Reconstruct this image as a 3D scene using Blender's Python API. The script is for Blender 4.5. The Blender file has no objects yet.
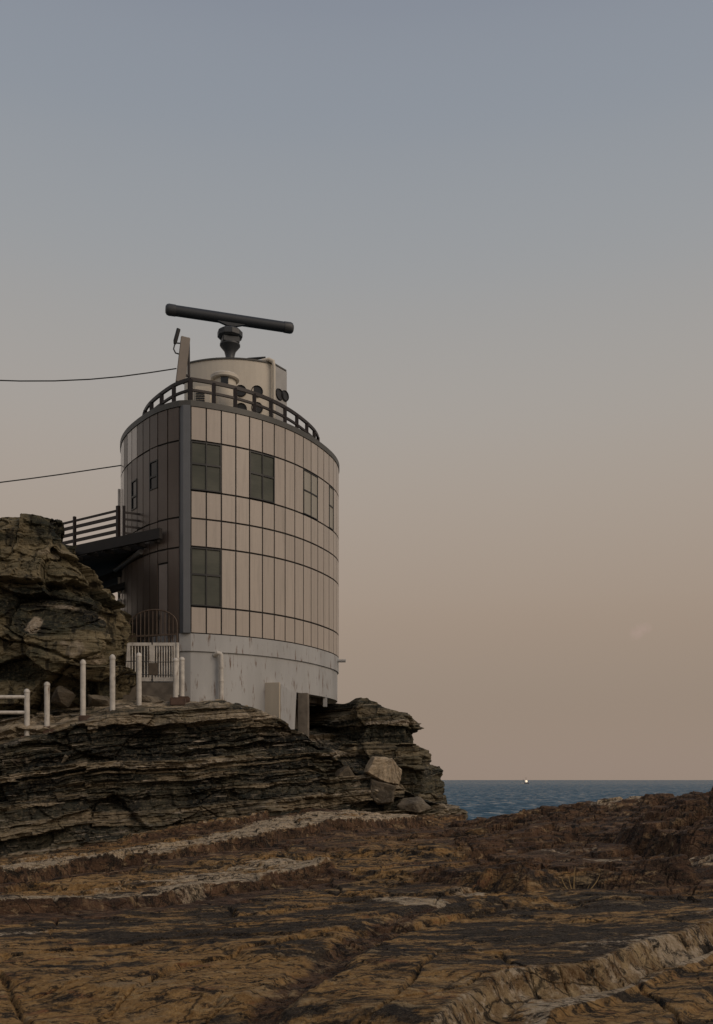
import bpy, bmesh, math, random
import numpy as np
from mathutils import Vector, Matrix

random.seed(7)
RNG = np.random.RandomState(11)
E = 9.0            # eye height above the sea (m)
F = 940.0          # focal length in photo pixels
C = bpy.context.scene.collection
R_ = math.radians


def P(px, py, d):
    """a photo point at distance d -> a world point"""
    return Vector(((px - 356.5) / F * d, d, E + (780 - py) / F * d))


def X(px, d):
    return (px - 356.5) / F * d


# ------------------------------------------------------------------ noise
_perm = np.concatenate([RNG.permutation(256)] * 3)
_grad = RNG.normal(size=(256, 3))
_grad /= np.linalg.norm(_grad, axis=1)[:, None]


def perlin(x, y, z):
    xi, yi, zi = np.floor(x).astype(int), np.floor(y).astype(int), np.floor(z).astype(int)
    xf, yf, zf = x - xi, y - yi, z - zi
    u, v, w = [t * t * t * (t * (t * 6 - 15) + 10) for t in (xf, yf, zf)]
    xi &= 255; yi &= 255; zi &= 255

    def g(dx, dy, dz):
        h = _perm[_perm[_perm[xi + dx] + yi + dy] + zi + dz]
        G = _grad[h]
        return G[..., 0] * (xf - dx) + G[..., 1] * (yf - dy) + G[..., 2] * (zf - dz)
    l = lambda a, b, t: a + t * (b - a)
    return 1.5 * l(l(l(g(0, 0, 0), g(1, 0, 0), u), l(g(0, 1, 0), g(1, 1, 0), u), v),
                   l(l(g(0, 0, 1), g(1, 0, 1), u), l(g(0, 1, 1), g(1, 1, 1), u), v), w)


def fbm(x, y, z, octs=4, gain=0.5, ridged=False):
    s, a, n = 0.0, 1.0, 0.0
    for k in range(octs):
        p = perlin(x + 17.3 * k, y - 9.1 * k, z + 5.7 * k)
        if ridged:
            p = 1 - 2 * np.abs(p)
        s = s + a * p; n += a
        a *= gain
        x, y, z = x * 2.03, y * 2.03, z * 2.03
    return s / n


def hash01(*ks):
    h = np.zeros(np.broadcast(*ks).shape, dtype=np.int64) + 1013
    for k in ks:
        h = (h * 73856093) ^ (np.asarray(k).astype(np.int64) * 19349663 + 83492791)
        h = (h ^ (h >> 13)) & 0x7fffffff
        h = (h * 1274126177) & 0x7fffffff
    return ((h >> 5) & 0xffff) / 65535.0


def worley(x, y, seed):
    """jittered cells: nearest distance, second nearest, cell hash, offset from the cell point"""
    xi, yi = np.floor(x), np.floor(y)
    f1 = np.full(x.shape, 9.0); f2 = np.full(x.shape, 9.0); hh = np.zeros(x.shape); ox = np.zeros(x.shape); oy = np.zeros(x.shape)
    for dx in (-1, 0, 1):
        for dy in (-1, 0, 1):
            cx, cy = xi + dx, yi + dy
            jx = cx + .1 + .8 * hash01(cx + 500, cy + 500, cx * 0 + seed); jy = cy + .1 + .8 * hash01(cx + 500, cy + 500, cx * 0 + seed + 1)
            d = np.hypot(x - jx, y - jy); m = d < f1
            f2 = np.where(m, f1, np.minimum(f2, d))
            hh = np.where(m, hash01(cx + 500, cy + 500, cx * 0 + seed + 2), hh)
            ox = np.where(m, x - jx, ox); oy = np.where(m, y - jy, oy); f1 = np.where(m, d, f1)
    return f1, f2, hh, ox, oy


def facets(x, y, seed, tilt=1.0):
    """broken angular faces: a height, a tilt per cell, and the gap between cells"""
    f1, f2, h, ox, oy = worley(x, y, seed)
    g = (h * 7.13) % 1.0; q = (h * 13.7) % 1.0
    return (h - .5) + tilt * ((g - .5) * ox + (q - .5) * oy), f2 - f1, h


def sstep(a, b, x):
    t = np.clip((x - a) / (b - a), 0, 1)
    return t * t * (3 - 2 * t)


# ------------------------------------------------------------------ materials
def new_mat(name):
    m = bpy.data.materials.new(name); m.use_nodes = True
    nt = m.node_tree
    return m, nt, nt.nodes['Principled BSDF']


class NT:
    """small helper to write node graphs"""
    def __init__(self, nt):
        self.nt = nt

    def n(self, t, **kw):
        nd = self.nt.nodes.new(t)
        for k, v in kw.items():
            setattr(nd, k, v)
        return nd

    def link(self, a, b):
        self.nt.links.new(a, b)

    def noise(self, vec, scale, detail=4, rough=.55, sock='Fac', dist=0):
        nd = self.n('ShaderNodeTexNoise')
        nd.inputs['Scale'].default_value = scale; nd.inputs['Detail'].default_value = detail
        nd.inputs['Roughness'].default_value = rough; nd.inputs['Distortion'].default_value = dist
        if vec is not None: self.link(vec, nd.inputs['Vector'])
        return nd.outputs[sock]

    def mapping(self, vec, scale=(1, 1, 1), rot=(0, 0, 0), loc=(0, 0, 0)):
        nd = self.n('ShaderNodeMapping')
        nd.inputs['Scale'].default_value = scale; nd.inputs['Rotation'].default_value = rot
        nd.inputs['Location'].default_value = loc
        self.link(vec, nd.inputs['Vector'])
        return nd.outputs['Vector']

    def ramp(self, fac, stops):
        nd = self.n('ShaderNodeValToRGB'); r = nd.color_ramp
        while len(r.elements) < len(stops): r.elements.new(0.5)
        for e, (p, c) in zip(r.elements, stops):
            e.position = p
            e.color = (c, c, c, 1) if isinstance(c, (int, float)) else (*c, 1)
        self.link(fac, nd.inputs['Fac'])
        return nd.outputs['Color']

    def mix(self, fac, a, b, blend='MIX'):
        nd = self.n('ShaderNodeMix', data_type='RGBA', blend_type=blend)
        for s, v in ((nd.inputs[0], fac), (nd.inputs[6], a), (nd.inputs[7], b)):
            if isinstance(v, (int, float)): s.default_value = v
            elif isinstance(v, tuple): s.default_value = (*v, 1)
            else: self.link(v, s)
        return nd.outputs[2]

    def math(self, op, a, b=0.0, c=None, clamp=False):
        nd = self.n('ShaderNodeMath', operation=op, use_clamp=clamp)
        for s, v in zip(nd.inputs, (a, b, c)):
            if v is None: continue
            if isinstance(v, (int, float)): s.default_value = v
            else: self.link(v, s)
        return nd.outputs[0]

    def attr(self, name):
        return self.n('ShaderNodeAttribute', attribute_name=name).outputs['Fac']

    def bump(self, h, strength, dist, bs):
        nd = self.n('ShaderNodeBump')
        nd.inputs['Strength'].default_value = strength; nd.inputs['Distance'].default_value = dist
        self.link(h, nd.inputs['Height']); self.link(nd.outputs['Normal'], bs.inputs['Normal'])

    def pos(self):
        return self.n('ShaderNodeNewGeometry').outputs['Position']


def paint(name, col, rough=.5, metal=0.0, var=.12, scale=3.0, rust=0.0, spec=.5, streak=False):
    m, nt, bs = new_mat(name); k = NT(nt)
    pos = k.pos()
    n1 = k.noise(k.mapping(pos, (scale, scale, scale * (.25 if streak else 1))), 1.0, 5, .6)
    base = k.mix(k.ramp(n1, [(.3, 0.0), (.7, 1.0)]), tuple(c * (1 - var) for c in col), tuple(min(1, c * (1 + var)) for c in col))
    if rust > 0:
        r1 = k.noise(k.mapping(pos, (9, 9, 1.6)), 1.0, 6, .65)
        r2 = k.noise(pos, 26, 3, .6)
        f = k.ramp(r1, [(.69 - rust * .1, 0.0), (.78 - rust * .1, 1.0)])
        f2 = k.ramp(r2, [(.72, 0.0), (.78, 1.0)])
        fm = k.math('MAXIMUM', f, k.math('MULTIPLY', f2, .8))
        base = k.mix(k.math('MULTIPLY', fm, .85), base, (.13, .065, .03))
    k.link(base, bs.inputs['Base Color'])
    bs.inputs['Roughness'].default_value = rough; bs.inputs['Metallic'].default_value = metal
    bs.inputs['Specular IOR Level'].default_value = spec
    k.bump(k.noise(pos, 40, 3, .6), .12, .01, bs)
    return m


M = {}


def make_materials():
    # cream cladding panels: each panel has its own tone, faint vertical dirt
    def clad(name, col):
        m, nt, bs = new_mat(name); k = NT(nt)
        pos = k.pos()
        st = k.noise(k.mapping(pos, (14, 14, .9)), 1.0, 5, .6)
        lo = k.noise(k.mapping(pos, (.7, .7, .5)), 1.0, 3, .5)
        b = k.mix(k.attr('tone'), tuple(c * .94 for c in col), tuple(c * 1.05 for c in col))
        b = k.mix(k.math('MULTIPLY', k.ramp(st, [(.48, 0.0), (.72, 1.0)]), .42), b, tuple(c * .62 for c in col))
        b = k.mix(k.math('MULTIPLY', k.ramp(lo, [(.35, 0.0), (.65, 1.0)]), .14), b, (.40, .33, .29))
        k.link(b, bs.inputs['Base Color'])
        bs.inputs['Roughness'].default_value = .34
        bs.inputs['Specular IOR Level'].default_value = .45
        k.bump(k.noise(pos, 2.2, 2, .5), .10, .03, bs)
        return m
    M['clad'] = clad('cream_panel', (.48, .422, .362))
    M['clad_side'] = clad('cream_panel_shaded', (.105, .080, .064))  # same panels, with the left wall's shade and dark reflections in the colour
    M['clad_tail'] = clad('cream_panel_gloss', (.50, .44, .385))
    t_ = M['clad_tail'].node_tree.nodes['Principled BSDF']; t_.inputs['Coat Weight'].default_value = .7; t_.inputs['Coat Roughness'].default_value = .2
    M['seam'] = paint('dark_seam', (.022, .021, .02), .7)
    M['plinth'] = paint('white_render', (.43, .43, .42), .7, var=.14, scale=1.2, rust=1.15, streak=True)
    M['cream'] = paint('cream_render', (.66, .58, .46), .75, var=.12, scale=1.5, rust=.35, streak=True)
    M['column'] = paint('blue_grey_metal', (.142, .150, .160), .45, var=.06)
    M['cap'] = paint('dark_fascia', (.085, .082, .072), .5, var=.15)
    M['rail'] = paint('brown_iron', (.020, .012, .010), .5, var=.25, scale=6)
    M['frame'] = paint('black_frame', (.018, .019, .019), .4)
    M['drum'] = paint('cream_drum', (.66, .60, .50), .6, var=.08, scale=1.3, rust=.15, streak=True)
    M['drumgrey'] = paint('grey_steel', (.40, .39, .37), .5, var=.1)
    M['black'] = paint('black_plastic', (.025, .025, .026), .45)
    M['radar'] = paint('slate_radome', (.026, .032, .040), .55, var=.1)
    M['radarbox'] = paint('grey_gearbox', (.052, .056, .06), .5, var=.15)
    M['orange'] = paint('yellow_primer', (.35, .22, .06), .5)
    M['white'] = paint('white_pipe', (.58, .545, .485), .5, var=.22, scale=6, rust=1.0)
    M['concrete'] = paint('weathered_concrete', (.17, .145, .115), .9, var=.35, scale=4)
    M['brick'] = paint('brown_footing', (.10, .062, .045), .9, var=.35, scale=7)
    M['grille'] = paint('rusty_grille', (.12, .085, .06), .7, var=.3, scale=9)
    M['ant'] = paint('beige_antenna', (.25, .215, .18), .55, var=.08)
    M['deck'] = paint('dark_deck', (.022, .019, .017), .7, var=.2)
    M['tube'] = paint('grey_tube', (.17, .165, .155), .45)
    M['plate'] = paint('brown_plate', (.085, .065, .045), .7, var=.3, scale=8)
    M['wire'] = paint('wire', (.02, .02, .02), .6)
    M['twig'] = paint('dry_stalk', (.40, .28, .13), .9, var=.3, scale=20)
    M['door'] = paint('brown_door', (.26, .215, .185), .55, var=.1)
    # window glass with blinds behind it
    m, nt, bs = new_mat('window_glass'); k = NT(nt); pos = k.pos()
    w = k.n('ShaderNodeTexWave', wave_type='BANDS', bands_direction='Z')
    w.inputs['Scale'].default_value = 4.0; w.inputs['Distortion'].default_value = .4
    k.link(pos, w.inputs['Vector'])
    nz = k.noise(k.mapping(pos, (1.3, 1.3, 2.5)), 1.0, 3)
    b = k.mix(k.ramp(nz, [(.35, 0.0), (.65, 1.0)]), (.072, .078, .062), (.112, .116, .092))
    b = k.mix(k.math('MULTIPLY', w.outputs['Fac'], .12), b, (.05, .055, .048))
    k.link(b, bs.inputs['Base Color']); bs.inputs['Roughness'].default_value = .45
    bs.inputs['Specular IOR Level'].default_value = .25
    M['glass'] = m
    m, nt, bs = new_mat('sky_reflection_glass'); k = NT(nt)  # pale panes: the sky's reflection is put into the base colour
    k.link(k.mix(k.noise(k.mapping(k.pos(), (3, 3, .8)), 1.0, 3), (.33, .31, .265), (.42, .39, .33)), bs.inputs['Base Color'])
    bs.inputs['Roughness'].default_value = .45; bs.inputs['Specular IOR Level'].default_value = .25
    M['glass_pale'] = m
    m, nt, bs = new_mat('dark_glass'); k = NT(nt)
    bs.inputs['Base Color'].default_value = (.010, .012, .016, 1); bs.inputs['Roughness'].default_value = .15
    M['darkglass'] = m

    # foreground rock: ochre, grey, red-brown and pale beds
    m, nt, bs = new_mat('shore_rock'); k = NT(nt); pos = k.pos()
    rot = (0, 0, R_(-42))
    a1 = k.noise(k.mapping(pos, (.55, 1.5, 1.0), rot), 1.0, 7, .62, dist=.6)
    a2 = k.noise(k.mapping(pos, (1.6, 4.8, 3.0), rot), 1.0, 8, .66, dist=.8)
    a3 = k.noise(pos, 14, 9, .74)
    a4 = k.noise(k.mapping(pos, (2.6, 6.0, 5), rot, (3, 1, 7)), 1.0, 7, .65, dist=.5)
    ochre = k.mix(k.ramp(a3, [(.3, 0.0), (.7, 1.0)]), (.21, .108, .032), (.66, .41, .165))
    ochre = k.mix(k.ramp(a4, [(.56, 0.0), (.70, 1.0)]), ochre, (.42, .31, .18))
    ochre = k.mix(k.ramp(a4, [(.30, 1.0), (.42, 0.0)]), ochre, (.30, .12, .055))
    grey = k.mix(k.ramp(a3, [(.3, 0.0), (.75, 1.0)]), (.016, .013, .010), (.115, .084, .056))
    c = k.mix(k.ramp(k.math('ADD', k.math('MULTIPLY', a1, .5), k.math('SUBTRACT', k.math('MULTIPLY', a2, .5), k.math('MULTIPLY', k.math('SUBTRACT', k.attr('slab'), .45), .055))), [(.47, 1.0), (.525, 0.0)]), ochre, grey)
    red = k.mix(k.ramp(a2, [(.35, 0.0), (.68, 1.0)]), (.036, .020, .013), (.185, .100, .060))
    red = k.mix(k.ramp(a4, [(.56, 0.0), (.72, 1.0)]), red, (.42, .27, .14))
    c = k.mix(k.math('MULTIPLY', k.ramp(k.math('ADD', k.attr('red'), k.math('MULTIPLY', k.math('SUBTRACT', a1, .5), 1.1)), [(.35, 0.0), (.65, 1.0)]), .92), c, red)
    fc = k.noise(k.mapping(pos, (9, 9, 5)), 1.0, 7, .7)
    c = k.mix(k.attr('face'), c, k.mix(k.ramp(fc, [(.38, 0.0), (.62, 1.0)]), (.17, .090, .032), (.56, .41, .22)))
    pale = k.mix(k.ramp(a3, [(.35, 0.0), (.65, 1.0)]), (.42, .31, .185), (.74, .61, .44))
    c = k.mix(k.ramp(k.math('ADD', k.attr('pale'), k.math('MULTIPLY', k.math('SUBTRACT', k.math('ADD', k.math('MULTIPLY', a2, .5), k.math('MULTIPLY', a3, .5)), .5), 2.2)), [(.40, 0.0), (.60, 1.0)]), c, pale)
    # dark lichen flecks, also painting in the shade of small cracks
    a5 = k.noise(k.mapping(pos, (5, 10, 9), rot), 1.0, 8, .78, dist=.5)
    vr = k.n('ShaderNodeTexVoronoi', feature='DISTANCE_TO_EDGE'); vr.inputs['Scale'].default_value = 1.0
    wv = k.n('ShaderNodeVectorMath', operation='MULTIPLY_ADD'); k.link(k.noise(pos, 2.2, 5, .6, 'Color'), wv.inputs[0]); wv.inputs[1].default_value = (.45, .45, .45); k.link(k.mapping(pos, (1.6, 4.6, 2.5), rot), wv.inputs[2])
    k.link(wv.outputs[0], vr.inputs['Vector'])
    crk = k.ramp(vr.outputs['Distance'], [(.004, 1.0), (.026, 0.0)])
    c = k.mix(k.math('MULTIPLY', k.ramp(a5, [(.535, 0.0), (.575, 1.0)]), .85), c, (.013, .011, .009))
    a6 = k.noise(k.mapping(pos, (2.3, 5.0, 6), rot, (5, 2, 1)), 1.0, 8, .74, dist=.7)
    c = k.mix(k.math('MULTIPLY', k.ramp(a6, [(.56, 0.0), (.595, 1.0)]), .9), c, (.012, .010, .008))
    c = k.mix(k.math('MULTIPLY', k.ramp(a6, [(.36, 1.0), (.42, 0.0)]), .55), c, (.62, .45, .24))
    c = k.mix(k.math('MULTIPLY', k.math('MULTIPLY', crk, k.ramp(a1, [(.40, .25), (.55, 1.0)])), .8), c, (.010, .008, .006))  # shade down in the cracks, put into the colour
    gr = k.noise(pos, 55, 6, .8)
    c = k.mix(k.math('MULTIPLY', k.ramp(gr, [(.54, 0.0), (.68, 1.0)]), .32), c, (.60, .46, .28))
    c = k.mix(k.math('MULTIPLY', k.ramp(gr, [(.34, 1.0), (.46, 0.0)]), .6), c, (.014, .011, .008))
    k.link(c, bs.inputs['Base Color'])
    bs.inputs['Roughness'].default_value = .82; bs.inputs['Specular IOR Level'].default_value = .25
    h = k.math('ADD', k.math('MULTIPLY', a3, .7), k.math('ADD', k.math('MULTIPLY', k.math('SUBTRACT', a5, a6), .6), k.math('MULTIPLY', k.noise(pos, 60, 5, .75), .6)))
    h = k.math('SUBTRACT', h, k.math('MULTIPLY', crk, .35))
    k.bump(h, 1.0, .06, bs)
    M['rock'] = m

    # bedded cliff rock
    m, nt, bs = new_mat('cliff_rock'); k = NT(nt); pos = k.pos()
    tilt = k.mapping(pos, (1, 1, 1), (0, R_(5), 0))
    b1 = k.noise(k.mapping(tilt, (.35, .35, 7)), 1.0, 6, .6, dist=.4)
    b2 = k.noise(k.mapping(tilt, (1.2, 1.2, 22)), 1.0, 5, .6, dist=.6)
    n1 = k.noise(pos, 1.1, 6, .6)
    n3 = k.noise(pos, 13, 7, .7)
    tone = k.math('ADD', k.math('MULTIPLY', k.attr('tone'), .80), k.math('ADD', k.math('MULTIPLY', k.math('SUBTRACT', b1, .5), k.math('SUBTRACT', 1.35, k.math('MULTIPLY', k.attr('massive'), 1.2))), .055))
    c = k.ramp(tone, [(.10, (.012, .012, .011)), (.34, (.026, .030, .026)), (.46, (.070, .064, .046)), (.56, (.19, .152, .100)), (.72, (.30, .242, .165)), (.92, (.46, .385, .29))])
    c = k.mix(k.math('MULTIPLY', k.ramp(b2, [(.40, 1.0), (.50, 0.0)]), k.math('SUBTRACT', .80, k.math('MULTIPLY', k.attr('massive'), 1.0))), c, (.014, .014, .013))
    c = k.mix(k.math('MULTIPLY', k.ramp(n1, [(.48, 0.0), (.66, 1.0)]), .45), c, (.13, .118, .078))
    c = k.mix(k.math('MULTIPLY', k.ramp(n3, [(.50, 0.0), (.68, 1.0)]), .5), c, (.28, .225, .15))
    stain = k.noise(k.mapping(pos, (5, 5, .9)), 1.0, 5, .6)
    c = k.mix(k.math('MULTIPLY', k.ramp(stain, [(.53, 0.0), (.62, 1.0)]), k.math('ADD', .35, k.math('MULTIPLY', k.attr('massive'), .7))), c, (.02, .018, .015))
    wh = k.noise(k.mapping(tilt, (1.6, 1.6, 20), (0, 0, 0), (4, 2, 9)), 1.0, 6, .65)
    c = k.mix(k.math('MULTIPLY', k.ramp(wh, [(.60, 0.0), (.66, 1.0)]), k.math('SUBTRACT', .8, k.math('MULTIPLY', k.attr('massive'), .9))), c, (.50, .43, .35))
    c = k.mix(k.math('MULTIPLY', k.attr('massive'), 1.0), c, k.mix(1.0, c, (.84, .86, .72), 'MULTIPLY'))
    pale = k.mix(k.ramp(n3, [(.35, 0.0), (.65, 1.0)]), (.24, .19, .13), (.46, .39, .30))
    c = k.mix(k.ramp(k.math('ADD', k.attr('pale'), k.math('MULTIPLY', k.math('SUBTRACT', n1, .5), 1.2)), [(.4, 0.0), (.65, 1.0)]), c, pale)
    k.link(c, bs.inputs['Base Color'])
    bs.inputs['Roughness'].default_value = .85; bs.inputs['Specular IOR Level'].default_value = .2
    h = k.math('ADD', k.math('MULTIPLY', b2, .8), k.math('ADD', k.math('MULTIPLY', n3, .6), k.math('MULTIPLY', k.noise(pos, 42, 5, .7), .5)))
    k.bump(h, .9, .06, bs)
    M['cliff'] = m

    def stone(name, lo, hi):
        m, nt, bs = new_mat(name); k = NT(nt); pos = k.pos()
        n1 = k.noise(pos, 3.0, 7, .65); n2 = k.noise(pos, 16, 6, .7)
        c = k.mix(k.ramp(n1, [(.32, 0.0), (.66, 1.0)]), lo, hi)
        c = k.mix(k.math('MULTIPLY', k.ramp(n2, [(.55, 0.0), (.7, 1.0)]), .6), c, tuple(v * .4 for v in lo))
        k.link(c, bs.inputs['Base Color']); bs.inputs['Roughness'].default_value = .88
        k.bump(k.math('ADD', n2, k.noise(pos, 45, 4, .7)), .7, .04, bs)
        return m
    M['stone_pale'] = stone('pale_stone', (.26, .20, .13), (.56, .45, .31))
    M['stone_dark'] = stone('dark_stone', (.06, .05, .036), (.20, .16, .11))
    M['stone_grey'] = stone('grey_stone', (.09, .078, .058), (.28, .23, .165))

    # sea
    m, nt, bs = new_mat('sea_water'); k = NT(nt); pos = k.pos()
    w3 = k.noise(k.mapping(pos, (.004, .012, 1)), 1.0, 4, .6)
    chop = k.ramp(k.noise(k.mapping(pos, (.22, .030, 1), (0, 0, R_(4))), 1.0, 5, .72), [(.40, 0.0), (.62, 1.0)])
    c = k.mix(k.ramp(w3, [(.35, 0.0), (.65, 1.0)]), (.018, .050, .078), (.028, .068, .100))
    c = k.mix(k.math('MULTIPLY', chop, .9), c, (.045, .105, .150))
    k.link(c, bs.inputs['Base Color'])
    bs.inputs['Roughness'].default_value = .18; bs.inputs['IOR'].default_value = 1.33
    bs.inputs['Specular IOR Level'].default_value = .5
    def wave(sx, sy, rz, amp):
        nc = k.noise(k.mapping(pos, (sx, sy, 1), (0, 0, R_(rz))), 1.0, 4, .62, 'Color')
        v = k.n('ShaderNodeVectorMath', operation='MULTIPLY_ADD'); k.link(nc, v.inputs[0]); v.inputs[1].default_value = (amp, amp * 1.6, 0); v.inputs[2].default_value = (-amp / 2, -amp * .8, 0)
        return v.outputs[0]
    ad = k.n('ShaderNodeVectorMath', operation='ADD'); k.link(wave(.30, .10, 5, .9), ad.inputs[0]); k.link(wave(.9, .35, -8, .5), ad.inputs[1])
    a2_ = k.n('ShaderNodeVectorMath', operation='ADD'); k.link(ad.outputs[0], a2_.inputs[0]); mr = k.n('ShaderNodeMapRange'); sp_ = k.n('ShaderNodeSeparateXYZ'); k.link(pos, sp_.inputs[0]); k.link(sp_.outputs['Y'], mr.inputs['Value'])
    mr.inputs['From Min'].default_value = 250; mr.inputs['From Max'].default_value = 2500; mr.inputs['To Min'].default_value = -.36; mr.inputs['To Max'].default_value = -.23
    cx = k.n('ShaderNodeCombineXYZ'); k.link(mr.outputs[0], cx.inputs['Y']); cx.inputs['Z'].default_value = 1.0; k.link(cx.outputs[0], a2_.inputs[1])
    nm = k.n('ShaderNodeVectorMath', operation='NORMALIZE'); k.link(a2_.outputs[0], nm.inputs[0]); k.link(nm.outputs[0], bs.inputs['Normal'])
    M['sea'] = m
    M['hull'] = paint('dark_hull', (.06, .03, .025), .5)
    M['shipwhite'] = paint('ship_white', (.8, .78, .74), .5)
    m, nt, bs = new_mat('deck_lamp'); k = NT(nt)
    bs.inputs['Base Color'].default_value = (.8, .7, .55, 1)
    bs.inputs['Emission Color'].default_value = (1.0, .78, .55, 1); bs.inputs['Emission Strength'].default_value = 1.1
    M['lamp'] = m


make_materials()

# ------------------------------------------------------------------ object helpers
WLOC = {}


def tag(o, label=None, cat=None, group=None, kind=None):
    if label: o['label'] = label
    if cat: o['category'] = cat
    if group: o['group'] = group
    if kind: o['kind'] = kind
    return o


def thing(name, loc, label, cat, group=None):
    o = bpy.data.objects.new(name, None); C.objects.link(o)
    o.location = loc; WLOC[o.name] = Vector(loc); o.empty_display_size = .2
    return tag(o, label, cat, group)


def link(me, name, mat, parent, origin):
    o = bpy.data.objects.new(name, me); C.objects.link(o)
    me.materials.append(mat)
    WLOC[o.name] = Vector(origin)
    if parent is not None:
        o.parent = parent; o.location = Vector(origin) - WLOC[parent.name]
    else:
        o.location = origin
    return o


class MB:
    """collects shapes in world space and builds them as one mesh"""
    def __init__(self):
        self.v, self.f, self.a = [], [], []
        self.tone = 0.5

    def add(self, vs, fs):
        b = len(self.v)
        self.v += [Vector(v) for v in vs]; self.a += [self.tone] * len(vs)
        self.f += [tuple(b + i for i in f) for f in fs]
        return self

    def box(self, c, d, rz=0.0, mat=None):
        c = Vector(c); hx, hy, hz = d[0] / 2, d[1] / 2, d[2] / 2
        m = mat if mat is not None else Matrix.Rotation(rz, 3, 'Z')
        vs = [c + m @ Vector((sx * hx, sy * hy, sz * hz)) for sz in (-1, 1) for sx, sy in ((-1, -1), (1, -1), (1, 1), (-1, 1))]
        return self.add(vs, [(3, 2, 1, 0), (4, 5, 6, 7), (0, 1, 5, 4), (1, 2, 6, 5), (2, 3, 7, 6), (3, 0, 4, 7)])

    def bar(self, p, q, w, h, up=(0, 0, 1)):
        """rectangular bar from p to q"""
        p, q = Vector(p), Vector(q); t = (q - p).normalized(); u = Vector(up)
        s = t.cross(u)
        if s.length < 1e-4: s = t.cross(Vector((0, 1, 0)))
        s.normalize(); n = s.cross(t)
        vs = [e + s * (a * w / 2) + n * (b * h / 2) for e in (p, q) for a, b in ((-1, -1), (1, -1), (1, 1), (-1, 1))]
        return self.add(vs, [(0, 1, 2, 3), (7, 6, 5, 4), (0, 4, 5, 1), (1, 5, 6, 2), (2, 6, 7, 3), (3, 7, 4, 0)])

    def prism(self, poly, z0, z1, cap0=True, cap1=True):
        n = len(poly)
        z0 = z0 if isinstance(z0, (list, tuple)) else [z0] * n
        z1 = z1 if isinstance(z1, (list, tuple)) else [z1] * n
        vs = [(x, y, a) for (x, y), a in zip(poly, z0)] + [(x, y, a) for (x, y), a in zip(poly, z1)]
        fs = [(i, (i + 1) % n, n + (i + 1) % n, n + i) for i in range(n)]
        if cap0: fs.append(tuple(range(n - 1, -1, -1)))
        if cap1: fs.append(tuple(range(n, 2 * n)))
        return self.add(vs, fs)

    def tube(self, pts, r, n=8, closed=False):
        pts = [Vector(p) for p in pts]; m = len(pts)
        rs = r if isinstance(r, (list, tuple)) else [r] * m
        vs, fs = [], []
        prev = None
        for i, p in enumerate(pts):
            if closed: t = pts[(i + 1) % m] - pts[i - 1]
            else: t = pts[min(i + 1, m - 1)] - pts[max(i - 1, 0)]
            t.normalize()
            if prev is None:
                a = t.orthogonal().normalized()
            else:
                a = (prev - t * prev.dot(t)).normalized()
            prev = a; b = t.cross(a)
            vs += [p + (a * math.cos(2 * math.pi * k / n) + b * math.sin(2 * math.pi * k / n)) * rs[i] for k in range(n)]
        rng = m if closed else m - 1
        for i in range(rng):
            j = (i + 1) % m
            fs += [(i * n + k, i * n + (k + 1) % n, j * n + (k + 1) % n, j * n + k) for k in range(n)]
        if not closed:
            fs += [tuple(range(n - 1, -1, -1)), tuple(range((m - 1) * n, m * n))]
        return self.add(vs, fs)

    def lathe(self, c, prof, n=24, axis=None):
        """prof = [(radius, height)] about a vertical (or given) axis"""
        c = Vector(c)
        q = Vector((0, 0, 1)).rotation_difference(Vector(axis)) if axis is not None else None
        vs, fs = [], []
        for r, h in prof:
            for k in range(n):
                v = Vector((r * math.cos(2 * math.pi * k / n), r * math.sin(2 * math.pi * k / n), h))
                if q is not None: v = q @ v
                vs.append(c + v)
        for i in range(len(prof) - 1):
            fs += [(i * n + k, i * n + (k + 1) % n, (i + 1) * n + (k + 1) % n, (i + 1) * n + k) for k in range(n)]
        fs += [tuple(range(n - 1, -1, -1)), tuple(range((len(prof) - 1) * n, len(prof) * n))]
        return self.add(vs, fs)

    def build(self, name, mat, parent=None, origin=None, smooth=False, bevel=0.0, normals=True):
        if origin is None:
            lo = Vector([min(v[i] for v in self.v) for i in range(3)]); hi = Vector([max(v[i] for v in self.v) for i in range(3)])
            origin = (lo + hi) / 2
            if parent is None: origin.z = lo.z
        origin = Vector(origin)
        me = bpy.data.meshes.new(name)
        me.from_pydata([v - origin for v in self.v], [], self.f)
        at = me.attributes.new('tone', 'FLOAT', 'POINT'); at.data.foreach_set('value', self.a)
        if normals or bevel:
            bm = bmesh.new(); bm.from_mesh(me)
            if normals: bmesh.ops.recalc_face_normals(bm, faces=bm.faces)
            if bevel:
                bmesh.ops.bevel(bm, geom=[e for e in bm.edges if len(e.link_faces) == 2 and e.calc_face_angle(0) > .6], offset=bevel, segments=2, affect='EDGES', clamp_overlap=True)
            bm.to_mesh(me); bm.free()
        if smooth:
            for p in me.polygons: p.use_smooth = True
            me.set_sharp_from_angle(angle=R_(38))
        return link(me, name, mat, parent, origin)


def copy_tree(o, parent=None):
    c = o.copy(); C.objects.link(c)
    if parent is not None: c.parent = parent
    for ch in list(o.children): copy_tree(ch, c)
    return c


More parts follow.
